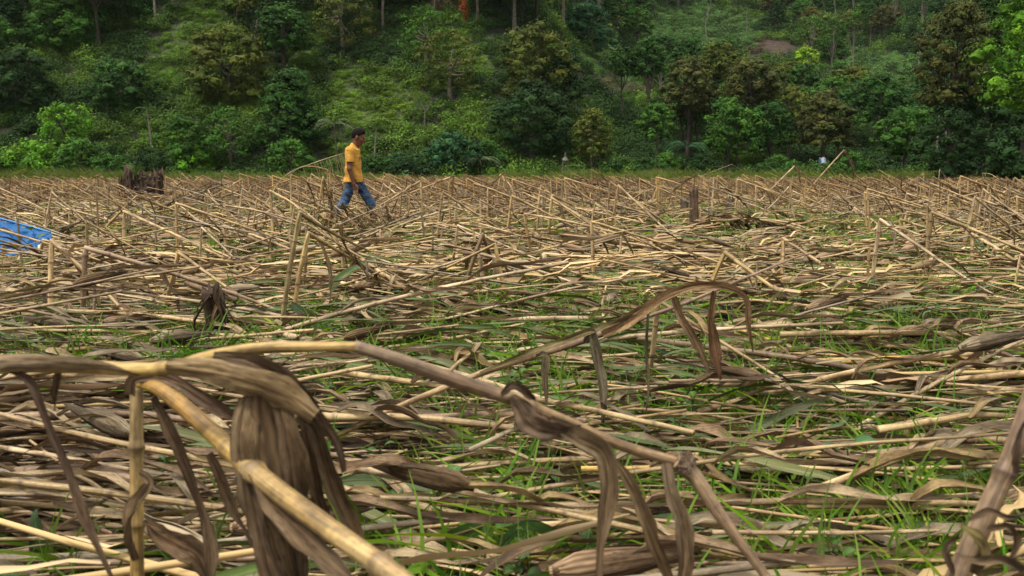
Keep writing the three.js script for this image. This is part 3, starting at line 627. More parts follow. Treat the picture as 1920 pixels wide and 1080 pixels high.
function putPieces(g, k) {
  if (k.stub) part('stub', k.stub, stalkMat, g);
  part('stalk', k.stalk, stalkMat, g);
  for (const l of k.leaves) part('leaf', l, dryLeafMat, g);
  if (k.ear) part('ear', k.ear, dryLeafMat, g);
}
const strip3 = (g) => { const q = g.index ? g.toNonIndexed() : g; return q; };
const oneGeo = (k) => mergeGeometries([k.stub, k.stalk, ...k.leaves, k.ear].filter(Boolean));

// stalks that one can single out: foot, kink, tip on the picture, thickness at the kink in pixels, tone, leaves, ear, label; dk, dt: how much farther the kink and the tip are than the foot
const STALKS = [
  [95, 622, 97, 452, 268, 622, 13, 'straw', 3, 0, 'yellowish upright stub below the blue tarpaulin, its top falling to the right'],
  [152, 622, 160, 466, 600, 615, 19, 'pink', 3, 0, 'thick pinkish stalk resting across the small dark stump'],
  [232, 500, 233, 397, 545, 545, 15, 'straw', 3, 1, 'long stalk with a husked ear at its fallen end, above the small stump'],
  [322, 366, 321, 342, 540, 436, 11, 'tan', 2, 0, 'brown stalk just right of the uprooted stump, falling to the right'],
  [128, 446, 126, 392, 300, 445, 9, 'straw', 2, 0, 'stalk with a stub bent just above the blue tarpaulin'],
  [100, 447, 101, 410, 262, 462, 8, 'pale', 1, 0, 'pale thin stalk whose stub touches the right end of the blue tarpaulin'],
  [307, 430, 308, 388, 500, 490, 10, 'straw', 2, 0, 'stalk with yellow stub below the uprooted stump'],
  [165, 458, 256, 368, 420, 428, 9, 'tan', 2, 0, 'stalk leaning up to a peak just under the uprooted stump'],
  [522, 640, 562, 400, 690, 470, 9, 'oliv2', 0, 0, 'tall greenish stub with sharp bend, left of two tall stubs below the man'],
  [548, 612, 578, 438, 760, 545, 8.5, 'yel2', 3, 0, 'leaning yellow stub, right of the two tall stubs below the man'],
  [548, 440, 546, 329, 790, 424, 12, 'tan', 3, 0, 'thick tan stalk falling across the legs of the walking man'],
  [590, 450, 606, 333, 640, 440, 8, 'straw', 3, 0, 'stalk with a narrow peak just left of the walking man'],
  [703, 402, 719, 345, 800, 405, 8, 'pale', 2, 0, 'pale stalk with a sharp peak just right of the man'],
  [722, 398, 733, 344, 815, 398, 8, 'straw', 2, 0, 'second peaked stalk right of the man, close to the pale one'],
  [786, 360, 786, 344, 920, 405, 7, 'straw', 1, 0, 'thin stalk of the peaks right of the man'],
  [930, 402, 938, 327, 1010, 402, 9, 'straw', 4, 0, 'tallest peaked stalk in the middle of the field'],
  [1027, 462, 1035, 367, 1180, 447, 12, 'straw', 2, 1, 'upright straw coloured stub in mid field with an ear at its fallen end'],
  [1092, 428, 1094, 377, 1182, 408, 9, 'tan', 2, 0, 'stalk right of the upright straw coloured stub in mid field'],
  [1176, 430, 1177, 408, 1278, 396, 8, 'pale', 1, 0, 'pale stalk lying level on a short stub in front of the dead post'],
  [1469, 548, 1469, 448, 1640, 560, 13, 'straw', 2, 0, 'straight pale stub right of the dead post, its stalk falling to the right'],
  [1820, 525, 1823, 440, 1990, 560, 11, 'straw', 2, 0, 'tall straight stub near the right margin'],
  [1857, 432, 1858, 355, 1960, 405, 9, 'straw', 2, 0, 'straw stub near the right margin standing at the horizon'],
  [1312, 585, 1359, 474, 1560, 614, 10, 'yel2', 3, 0, 'leaning yellow stub with a greenish stalk falling right'],
  [1476, 402, 1582, 282, 1606, 330, 8, 'tan', 3, 0, 'long stalk leaning right, its tip standing highest above the field'],
  [1400, 400, 1489, 312, 1530, 345, 8, 'pale', 1, 0, 'pale stalk leaning to the right, left of the highest one'],
  [1276, 345, 1372, 308, 1410, 330, 6, 'pale', 1, 0, 'thin pale stalk curving up against the wood'],
  [1495, 410, 1560, 362, 1640, 415, 7, 'straw', 2, 0, 'stalk under the highest leaning stalk'],
  [1755, 372, 1762, 318, 1800, 368, 7, 'pink', 4, 0, 'peaked stalk with hanging leaves near the right margin'],
  [1702, 866, 1702, 802, 1900, 822, 13, 'tan', 1, 0, 'stub with a square bend at the right, its stalk lying level'],
  [1380, 668, 1380, 618, 1580, 688, 13, 'yellow', 2, 0, 'yellow stalk on a short stub in the green grass at the right'],
  [1818, 615, 1818, 576, 1960, 590, 10, 'tan', 1, 0, 'short stub at the right margin, left of a pair'],
  [1856, 622, 1856, 580, 1990, 600, 10, 'pink', 1, 0, 'short stub at the right margin, right of a pair'],
  [985, 732, 985, 684, 1440, 780, 18, 'tan', 2, 0, 'brown stalk on a short stub running to the right in mid ground'],
  [430, 492, 420, 425, 640, 512, 11, 'straw', 2, 0, 'straw stalk falling right between the stump and the man'],
  [640, 560, 668, 480, 905, 630, 17, 'tan', 3, 1, 'thick tan stalk with a dark husk at its end, below the man'],
  [860, 560, 905, 440, 940, 540, 9, 'brown', 4, 0, 'dark leaning stalk with brown leaves in mid field'],
  [1580, 430, 1602, 390, 1700, 460, 9, 'straw', 2, 0, 'stalk with a short leaning stub at mid right'],
  [1650, 470, 1652, 415, 1830, 490, 10, 'straw', 2, 0, 'straw stalk of the row of stubs at mid right'],
  [1685, 470, 1687, 412, 1840, 470, 9, 'tan', 2, 0, 'tan stalk of the row of stubs at mid right'],
  [5, 500, 6, 460, 160, 475, 10, 'tan', 1, 0, 'stalk lying in front of the blue tarpaulin on a stub at the left margin'],
  [205, 372, 210, 346, 262, 385, 6, 'straw', 2, 0, 'small peaked stalk left of the uprooted stump'],
  [1215, 400, 1232, 352, 1330, 400, 8, 'straw', 3, 0, 'stalk with a peak left of the dead post'],
  [1640, 350, 1648, 318, 1700, 352, 6, 'tan', 3, 0, 'stalk peaking at the horizon right of the highest one'],
  [1850, 360, 1842, 325, 1900, 372, 7, 'straw', 2, 0, 'stalk peaking at the horizon by the right margin'],
];
STALKS.forEach(([bx, by, kx, ky, tx, ty, th, tone, nl, ear, label], i) => {
  const r = rngOf(7000 + i * 13), B = G(bx, by), d = gd(by), K = P(kx, ky, d * (1 + rnd(r, -0.012, 0.012))), gt = gd(ty) * 0.985;
  const dt = clamp(gt, d * 0.88, Math.min(gt, d * 1.12 + 0.2)), T = P(tx, ty, Math.min(dt, gt));
  const R = clamp(th * d / F / 2, 0.007, 0.0145), g = thing('broken_maize_stalk', label, 'maize stalk', B);
  const k = brokenPieces(r, V(0, 0, 0), K.sub(B), T.sub(B), R, tone, { leaves: nl + 1, ear, earAt: ear ? 0.92 : 0, sag: rnd(r, -0.01, 0.03), floor: 0.02, step: 0.05 });
  putPieces(g, k);
});
const where = (x, d) => (d < 2.6 ? 'by the big plants ' : d < 4.5 ? 'in near litter ' : d < 8 ? 'in mid field ' : 'before the man ') + (x < 500 ? 'at left' : x < 960 ? 'left of centre' : x < 1420 ? 'right of centre' : 'at right');
// protos of the alike ones
const kinked = [];
for (let i = 0; i < 14; i++) {
  const r = rngOf(8000 + i), h = rnd(r, 0.36, 0.72), L = rnd(r, 0.95, 1.55), end = Math.min(h * 0.9, h - rnd(r, 0.0, 0.12)), y = rnd(r, 0.03, 0.1);
  const kink = V(rnd(r, -0.05, 0.14), h, rnd(r, -0.05, 0.05)), dx = Math.sqrt(Math.max(0.2, L * L - (h - y) ** 2));
  kinked.push({ i, h, base: V(0, 0, 0), kink, tip: V(kink.x + dx, y, rnd(r, -0.25, 0.25)), R: rnd(r, 0.0095, 0.0145), tone: pick(r, tones), leaves: 1 + Math.floor(r() * 4), ear: r() < 0.22 });
}
const kinkProto = kinked.map((k) => { const g = thing('bent_maize_stalk', 'dry maize stalk snapped above its stub, one of many alike in the field', 'maize stalk', null, 'alike snapped maize stalks standing in the field'); putPieces(g, brokenPieces(rngOf(8100 + k.i), k.base, k.kink, k.tip, k.R, k.tone, { leaves: k.leaves, ear: k.ear, ln: 8, n: 7, en: 9 })); g.userData.kindName = 'bent_maize_stalk'; return g; });
const kinkFar = kinked.map((k) => oneGeo(brokenPieces(rngOf(8100 + k.i), k.base, k.kink, k.tip, k.R * 1.05, k.tone, { leaves: k.leaves + 1, n: 4, ln: 4, step: 0.4, coarse: 1, sheath: 0.8 })));
{
  const r = rngOf(4242), near = [], far = kinked.map(() => []);
  for (let d = 2.4; d < EDGE - 1; d += d < 12 ? 0.5 : d < 30 ? 0.55 : 0.7) {
    const dens = d < 5 ? 0.8 : d < 8 ? 1.8 : d < 12 ? 2.2 : d < 34 ? 1.9 : 1.5, cell = d < 12 ? 0.5 : d < 30 ? 0.55 : 0.7, sx = 1 / (dens * cell);
    for (let x = -0.70 * d - 1.5; x < 0.68 * d + 1; x += sx) {
      const xx = x + rnd(r, -0.5, 0.5) * sx, dd = d + rnd(r, -0.25, 0.25), k = Math.floor(r() * 14), sc = rnd(r, 0.75, 1.12) * (d > 14 ? 1.06 : 1), K = kinked[k], turn = gauss(r) * 0.55 + (r() < 0.16 ? Math.PI : 0) - 0.05, tilt = [gauss(r) * 0.06, gauss(r) * 0.1], sh = rnd(r, 0.75, 1.25);
      const sy = dd < 10 ? Math.min(1, 0.55 + dd * 0.045) : rnd(r, 0.9, 1.2) * (dd > 32 ? 0.78 : 1), p = V(xx, fieldY(xx, -dd), -dd), q = proj(V(xx, 0.5, -dd)), top = K.h * sc * sy;
      if (dd > 6 && dd < 12.9 && q[0] > 565 && q[0] < 722 && top > 0.4) continue;
      if (dd < 5.5 && (vnoise(xx, dd) < 0.4 || (q[0] > 1420 && dd < 4))) continue;
      if (xx < -3.6 && xx > -6.8 && dd > 7.6 && dd < 9.7) continue;
      if (dd > 60 && r() < 0.35) continue;
      if (dd > 12 && dd < 45 && q[0] < 560 && r() < 0.3) continue;
      if (dd > 9 && dd < 27.4 && q[0] > 205 && q[0] < 318 && proj(V(xx, top, -dd))[1] < 366) continue;
      if (dd > 6.2 && dd < 12.9 && q[0] > 1195 && q[0] < 1620 && top > 0.24) continue;
      const inView = q[0] > -150 && q[0] < 2060;
      const item = [p, turn, [sc, sc * sy, sc], k, dd, sh, tilt];
      if (inView && near.length < 240) near.push(item);
      else far[k].push([p, [tilt[0], turn, tilt[1]], [sc, sc * sy, sc], shade(pick(r, [[0.72, 0.67, 0.58], [0.58, 0.50, 0.42], [0.82, 0.75, 0.62], [0.42, 0.34, 0.27], [0.30, 0.23, 0.18]]), sh)]);
    }
  }
  const first = new Set();
  const TW = { straw: 'straw coloured', tan: 'tan', pale: 'pale', pink: 'pinkish', grey: 'greyish' };
  for (const [p, turn, s, k, dd, , tilt] of near) {
    const s3 = V(...s), q = proj(p), K = kinked[k], lab = TW[K.tone] + (K.ear ? ' snapped stalk with husked ear ' : K.leaves > 2 ? ' snapped stalk with many leaves ' : ' snapped stalk with few leaves ') + (Math.abs(turn) > 2 ? 'falling left ' : 'falling right ') + where(q[0], dd);
    if (!first.has(k)) { first.add(k); const g = kinkProto[k]; g.position.copy(p); g.rotation.set(tilt[0], turn, tilt[1], 'YXZ'); g.scale.copy(s3); tag(g, lab, null, lab.replace('stalk', 'stalks')); }
    else { const c = copyOf(kinkProto[k], p, turn, s3, lab, lab.replace('stalk', 'stalks')); c.rotation.set(tilt[0], turn, tilt[1], 'YXZ'); }
  }
  kinkProto.forEach((g, k) => { if (!first.has(k)) scene.remove(g); delete g.userData.kindName; });
  const g = stuffGroup('distant_maize_stubble', 'mass of snapped dry maize stalks across the far field', 'stubble');
  far.forEach((l, k) => { if (l.length) instances('distant_stalks', kinkFar[k], farStrawMat, l, g); });
}
// stalks lying flat
const lyingGeo = (i, lod) => {
  const r = rngOf(9000 + i), L = rnd(r, 1.0, 1.7), R = rnd(r, 0.0075, 0.0125), tone = tones[i % 7], c = DRY[tone], c2 = r() < 0.3 ? DRY.yellow : shade(c, 0.75), b = rnd(r, -0.1, 0.1), ph = r() * 6;
  const pts = [0, 0.33, 0.66, 1].map((t) => V(L * t, 0.015 + 0.02 * Math.sin(t * 4 + ph), b * Math.sin(t * 3) * L * 0.6));
  const k = { leaves: [], tone };
  k.stalk = tube(pts, (t) => R * mix(1, 0.55, t), { n: lod ? 5 : 8, step: lod ? 0.35 : 0.07, nodes: nodesOf(r, L, 0.16), coarse: lod, col: (t, s) => blend(c, c2, 0.5 + 0.5 * Math.sin(s * 6 + ph)), v0: r() * 4 });
  const nl = 2 + Math.floor(r() * 3);
  for (let j = 0; j < nl; j++) k.leaves.push(leafAlong(r, V(L * (0.08 + 0.8 * j / nl), 0.02, 0), V(1, 0.12, rnd(r, -0.35, 0.35)).normalize(), rnd(r, 0.35, 0.65), rnd(r, 0.012, 0.024), DRY[pick(r, ['tan', 'pink', 'grey', 'pale', 'brown'])], { droop: 0.15, floor: 0, n: lod ? 5 : 10 }));
  if (i % 5 === 1) k.ear = earGeo(V(L * 0.6, 0.03, 0), V(1, 0.05, rnd(r, -0.3, 0.3)).normalize(), 0.22, 0.028, DRY[pick(r, ['brown', 'grey', 'pink'])], r, lod ? 7 : 12);
  return k;
};
{
  const N = 12, r = rngOf(5151), near = [], far = [...Array(N)].map(() => []);
  const protos2 = [...Array(N)].map((_, i) => { const g = thing('fallen_maize_stalk', 'dry maize stalk lying flat among many alike on the field', 'maize stalk', null, 'alike maize stalks lying flat on the field'); putPieces(g, lyingGeo(i, 0)); g.userData.kindName = 'fallen_maize_stalk'; return g; });
  const farGeo = [...Array(N)].map((_, i) => oneGeo(lyingGeo(i, 1)));
  for (let d = 1.1; d < 84; d += d < 9 ? 0.35 : d < 26 ? 0.5 : 1.2) {
    const dens = d < 9 ? 12 : d < 26 ? 8 : 1.5, cell = d < 9 ? 0.35 : d < 26 ? 0.5 : 1.2, sx = 1 / (dens * cell);
    for (let x = -0.72 * d - 2.0; x < 0.68 * d + 0.6; x += sx) {
      const xx = x + rnd(r, -0.5, 0.5) * sx, dd = d + rnd(r, -0.2, 0.2), k = Math.floor(r() * N), sc = rnd(r, 0.7, 1.1), turn = gauss(r) * (r() < 0.32 ? 1.1 : 0.3) + (r() < 0.3 ? Math.PI : 0), y = fieldY(xx, -dd) + rnd(r, 0.03, 0.03 + 0.13 * vnoise(xx * 1.1, dd * 1.1)), lean = r() < 0.25 ? rnd(r, 0.05, 0.26) : rnd(r, -0.03, 0.08), sh = rnd(r, 0.75, 1.2);
      if ((xx < -4.0 && xx > -7.2 && dd > 7.8 && dd < 9.8) || (xx > -2.4 && xx < -1.3 && dd > 3.6 && dd < 4.35)) continue;
      const q = proj(V(xx, 0.05, -dd)), inView = q[0] > -700 && q[0] < 1960 && q[1] < 1180;
      if (inView && near.length < 265) near.push([V(xx, y, -dd), turn, sc, k, lean]);
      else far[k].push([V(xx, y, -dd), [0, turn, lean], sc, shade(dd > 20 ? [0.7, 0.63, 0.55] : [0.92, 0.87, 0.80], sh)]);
    }
  }
  const first = new Set();
  const TW = { straw: 'straw coloured', tan: 'tan', pale: 'pale', pink: 'pinkish', grey: 'greyish' };
  for (const [p, turn, sc, k, lean] of near) {
    let g = protos2[k];
    const q = proj(p), lab = TW[tones[k % 7]] + (k % 5 === 1 ? ' flat stalk with husked ear ' : ' flat lying stalk ') + (Math.abs(turn) > 2 ? 'pointing left ' : Math.abs(turn) > 0.7 ? 'lying aslant ' : 'pointing right ') + where(q[0], q[2]);
    if (!first.has(k)) { first.add(k); g.position.copy(p); g.scale.setScalar(sc); } else g = copyOf(protos2[k], p, 0, V(sc, sc, sc));
    tag(g, lab, null, lab.replace('stalk', 'stalks'));
    g.rotation.set(0, turn, lean, 'YXZ');
  }
  protos2.forEach((g) => delete g.userData.kindName);
  const g = stuffGroup('fallen_stalk_mass', 'mass of flattened dry stalks over the middle and far field', 'stubble');
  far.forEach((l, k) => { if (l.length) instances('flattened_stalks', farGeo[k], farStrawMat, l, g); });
}

// ---------------------------------------------------------------- litter, grass and weeds
function greenAt(x, d) {                                             // how green the ground is: grass comes through in patches, more to the right and near
  const n = fbm(x * 0.45 + 90, d * 0.45 + 13), u = x / d;
  return clamp((n - 0.46) * 4.2 + 0.38 + (d < 15 ? 0.5 * clamp(u * 2.4 + 0.4, -0.7, 1) : -0.02), 0, 1);
}
{
  const dry = stuffGroup('dry_leaf_litter', 'dry maize leaves strewn flat over the field', 'litter');
  const vars = [];
  for (let i = 0; i < 16; i++) {
    const r = rngOf(600 + i), L = rnd(r, 0.35, 0.8), W = rnd(r, 0.003, 0.009), ph = r() * 6, b = rnd(r, -0.12, 0.12), tw = rnd(r, -2.2, 2.2), hump = rnd(r, 0.0, 0.06), c = DRY[['tan', 'pale', 'pink', 'grey', 'straw', 'tan', 'brown', 'pale', 'tan', 'grey', 'pink', 'dark', 'straw', 'tan', 'pale', 'brown'][i]];
    const pts = [...Array(6)].map((_, j) => { const t = j / 5; return V(L * (t - 0.5), hump * Math.sin(t * Math.PI) + 0.012 * Math.sin(t * 7 + ph), b * L * Math.sin(t * 3.5 + ph)); });
    vars.push(strip(pts, (t) => W * Math.pow(Math.sin(Math.PI * clamp(t * 0.93 + 0.05, 0, 1)), 0.6) + 0.001, { n: 22, m: 4, ragged: 0.4, ragf: 7, wrinkle: W * 0.35, fold: rnd(r, 0.2, 1.4), ripple: W * 0.45, freq: rnd(r, 20, 60), phase: ph, twist: (t) => -0.4 + tw * (t - 0.4), col: colFade(c, shade(c, rnd(r, 0.6, 1.05))), v0: r() }));
  }
  const lists = vars.map(() => []), r = rngOf(616);
  for (const [d0, d1, dens] of [[1.5, 3.2, 250], [3.2, 6, 180], [6, 12, 95], [12, 25, 40], [25, EDGE, 9]]) {
    const count = Math.round((0.68 * (d1 * d1 - d0 * d0) + 2.4 * (d1 - d0)) * dens);
    for (let i = 0; i < count; i++) {
      const d = Math.sqrt(mix(d0 * d0, d1 * d1, r())), x = (r() * 2 - 1) * (0.68 * d + 1.2), lay = r(), gq = greenAt(x, d);
      if (d < 18 && r() < gq * (lay > 0.3 ? 0.84 : 0.35)) continue;
      if (Math.hypot(x + 1.41, d - 4.2) < 0.28 || (x < -4.6 && x > -6.5 && d > 7.9 && d < 9.6)) continue;
      const y = fieldY(x, -d) + 0.012 + (lay < 0.5 ? 0.05 * r() : 0.13 * r() * vnoise(x * 1.5, d * 1.5)), tone = rnd(r, 0.6, 1.05), big = d > 25 ? 1.35 : 1;
      lists[Math.floor(r() * 16)].push([V(x, y, -d), [gauss(r) * 0.5, gauss(r) * 0.5 + (r() < 0.5 ? Math.PI : 0), gauss(r) * 0.12], [rnd(r, 0.7, 1.3) * big, 1 * big, rnd(r, 0.7, 1.35) * big], shade([1, rnd(r, 0.93, 1), rnd(r, 0.86, 1)], tone)]);
    }
  }
  vars.forEach((v, i) => instances('strewn_leaves', v, dryLeafMat, lists[i], dry));
  // thin straws: tassel stems, split pieces of stalk and leaf ribs
  const sg = stuffGroup('broken_straw', 'thin pieces of broken straw scattered over leaves and grass', 'straw');
  const sv = [...Array(8)].map((_, i) => { const q = rngOf(690 + i), L = rnd(q, 0.3, 0.9), R = rnd(q, 0.0018, 0.0055), b = rnd(q, -0.06, 0.06), c = DRY[['pale', 'straw', 'tan', 'pale', 'pink', 'straw', 'grey', 'pale'][i]]; return tube([V(-L / 2, 0, 0), V(-L * 0.15, 0.01, b * L), V(L * 0.2, 0.015, b * L * 0.6), V(L / 2, 0, -b * L * 0.5)], (t) => R * (1 - 0.4 * t), { n: 5, step: 0.08, nodes: R > 0.004 ? nodesOf(q, L, 0.14) : [], coarse: R < 0.004, col: (t) => shade(c, 0.9 + 0.2 * Math.sin(t * 9 + i)), v0: q() * 3 }); }), sl = sv.map(() => []);
  for (const [d0, d1, dens] of [[1.5, 3.2, 130], [3.2, 7, 110], [7, 14, 60], [14, 26, 16]]) {
    const count = Math.round((0.68 * (d1 * d1 - d0 * d0) + 2.4 * (d1 - d0)) * dens);
    for (let i = 0; i < count; i++) {
      const d = Math.sqrt(mix(d0 * d0, d1 * d1, r())), x = (r() * 2 - 1) * (0.68 * d + 1.2);
      if (r() < greenAt(x, d) * 0.5 || (x < -4.6 && x > -6.5 && d > 7.9 && d < 9.6)) continue;
      sl[Math.floor(r() * 8)].push([V(x, fieldY(x, -d) + rnd(r, 0.02, 0.04 + 0.14 * vnoise(x * 1.1, d * 1.1)), -d), [0, gauss(r) * (r() < 0.3 ? 1.3 : 0.4) + (r() < 0.5 ? Math.PI : 0), rnd(r, -0.12, 0.16)], [rnd(r, 0.7, 1.3), 1, 1].map((v) => v * (d > 10 ? 1.35 : 1)), shade([1, rnd(r, 0.94, 1), rnd(r, 0.85, 1)], rnd(r, 0.75, 1.15))]);
    }
  }
  sv.forEach((v, i) => instances('straw_pieces', v, stalkMat, sl[i], sg));
}
const GREEN = [[0.17, 0.35, 0.015], [0.25, 0.44, 0.02], [0.11, 0.25, 0.014], [0.33, 0.47, 0.04], [0.19, 0.33, 0.05]];
function tuftGeo(r, n, L, W, spread) {
  const gs = [];
  for (let i = 0; i < n; i++) {
    const a = r() * 6.28, l = L * rnd(r, 0.5, 1.15), out = l * rnd(r, 0.25, spread), x0 = rnd(r, -0.05, 0.05), z0 = rnd(r, -0.05, 0.05), pts = [];
    for (let j = 0; j <= 4; j++) { const t = j / 4; pts.push(V(x0 + Math.cos(a) * out * t * t, l * (t - 0.38 * t * t * out / l) * 0.9, z0 + Math.sin(a) * out * t * t)); }
    const c = shade(pick(r, GREEN), rnd(r, 0.8, 1.2));
    gs.push(strip(pts, (t) => W * (1 - t * t) + 0.0004, { n: 5, m: 1, fold: 0, up: V(Math.sin(a), 0.2, -Math.cos(a)), col: colFade(shade(c, 0.75), c) }));
  }
  return mergeGeometries(gs);
}
{
  const g = stuffGroup('green_grass', 'fresh green grass coming up through the dry stalks', 'grass'), r = rngOf(717);
  const vars = [tuftGeo(rngOf(1), 12, 0.24, 0.0045, 0.9), tuftGeo(rngOf(2), 10, 0.32, 0.006, 1.1), tuftGeo(rngOf(3), 16, 0.17, 0.004, 1.0), tuftGeo(rngOf(4), 8, 0.36, 0.008, 1.3)], lists = vars.map(() => []);
  for (const [d0, d1, dens] of [[0.9, 4, 280], [4, 9, 230], [9, 20, 60], [20, 55, 3], [55, EDGE, 11]]) {
    const count = Math.round((0.68 * (d1 * d1 - d0 * d0) + 2.4 * (d1 - d0)) * dens);
    for (let i = 0; i < count; i++) {
      const d = Math.sqrt(mix(d0 * d0, d1 * d1, r())), x = (r() * 2 - 1) * (0.68 * d + 1.2), gq = greenAt(x, d), far = d > 55 + 14 * vnoise(x * 0.06, 4);
      if (!far && d > 55) continue;
      if (far && vnoise(x * 0.22 + 3, d * 0.12) < 0.34) continue;
      if (!far && r() > gq * (d > 20 ? 0.6 : 1)) continue;
      const k = far ? 3 : Math.floor(r() * (d < 4 ? 3 : 3.25)), sc = far ? rnd(r, 1.4, 3.2) * (0.55 + 1.1 * vnoise(x * 0.4 + 9, 2)) : rnd(r, 0.55, 1.05) * (d > 9 ? 1.25 : 1), c = far ? [rnd(r, 0.55, 0.85), 0.5, 0.7] : [rnd(r, 0.75, 1.25), rnd(r, 0.75, 1.1), rnd(r, 0.7, 1.2)];
      lists[k].push([V(x, fieldY(x, -d), -d), [gauss(r) * 0.3, r() * 6.28, gauss(r) * 0.3 - 0.25], [sc, sc * rnd(r, 0.6, 1.0), sc], c]);
    }
  }
  vars.forEach((v, i) => instances('grass_tufts', v, grassMat, lists[i], g));
  // long limp green leaves lying among the dry ones
  const lg = stuffGroup('green_leaf_litter', 'limp green maize leaves lying among the dry ones', 'litter');
  const lv = [0, 1, 2, 3].map((i) => { const q = rngOf(650 + i), L = rnd(q, 0.4, 0.7), W = rnd(q, 0.006, 0.014), b = rnd(q, -0.15, 0.15), c = pick(q, [[0.14, 0.22, 0.035], [0.19, 0.26, 0.09], [0.29, 0.31, 0.12], [0.11, 0.20, 0.03]]); return strip([...Array(6)].map((_, j) => { const t = j / 5; return V(L * (t - 0.5), 0.06 * Math.sin(t * Math.PI) + 0.01 * Math.sin(t * 9), b * L * Math.sin(t * 3)); }), (t) => W * Math.pow(Math.sin(Math.PI * clamp(t * 0.93 + 0.05, 0, 1)), 0.6) + 0.001, { n: 12, m: 2, fold: 0.45, ripple: 0.004, freq: 25, twist: (t) => 1.2 * (t - 0.5), col: colFade(c, shade(c, 0.8)) }); }), ll = lv.map(() => []);
  for (const [d0, d1, dens] of [[0.9, 5, 15], [5, 12, 9], [12, 40, 2]]) {
    const count = Math.round((0.68 * (d1 * d1 - d0 * d0) + 2.4 * (d1 - d0)) * dens);
    for (let i = 0; i < count; i++) {
      const d = Math.sqrt(mix(d0 * d0, d1 * d1, r())), x = (r() * 2 - 1) * (0.68 * d + 1.2); if (r() > 0.25 + greenAt(x, d)) continue;
      ll[Math.floor(r() * 4)].push([V(x, fieldY(x, -d) + rnd(r, 0.03, 0.15), -d), [gauss(r) * 0.5, gauss(r) * 0.7 + (r() < 0.5 ? Math.PI : 0), gauss(r) * 0.15], rnd(r, 0.7, 1.2), shade([1, 1, 1], rnd(r, 0.75, 1.2))]);
    }
  }
  lv.forEach((v, i) => instances('limp_leaves', v, greenLeafMat, ll[i], lg));
}
function broadLeaf(r, p, dir, L, W, c) {                             // one ovate weed leaf
  const pts = [0, 0.35, 0.7, 1].map((t) => p.clone().addScaledVector(dir, L * t).add(V(0, L * (0.35 * t - 0.55 * t * t), 0)));
  return strip(pts, (t) => W * Math.pow(Math.sin(Math.PI * Math.pow(clamp(t, 0.01, 0.99), 0.75)), 0.8) + 0.0006, { n: 8, m: 4, fold: 0.25, ripple: W * 0.06, freq: 60, col: colFade(c, shade(c, 1.1)) });
}
function weedGeo(r, n, L, h, tone) {
  const stem = [tube([V(0, -0.02, 0), V(0.01, h * 0.5, 0), V(0.0, h, 0.01)], (t) => 0.0035 * (1 - 0.4 * t), { n: 5, step: 0.05, coarse: 1, col: () => [0.14, 0.2, 0.06] })], leaves = [];
  for (let i = 0; i < n; i++) {
    const a = i * 2.4 + r(), t = n > 1 ? mix(0.25, 1, i / (n - 1)) : 1, d = V(Math.cos(a), rnd(r, 0.1, 0.7), Math.sin(a)).normalize(), l = L * rnd(r, 0.6, 1.1), c = shade(tone, rnd(r, 0.75, 1.25));
    const p0 = V(0, h * t, 0), p1 = p0.clone().addScaledVector(d, l * 0.4);
    stem.push(tube([p0, p1], () => 0.0016, { n: 4, step: 0.1, coarse: 1, col: () => [0.14, 0.2, 0.06] }));
    leaves.push(broadLeaf(r, p1, d, l, l * rnd(r, 0.32, 0.45), c));
  }
  return [mergeGeometries(stem), leaves];
}
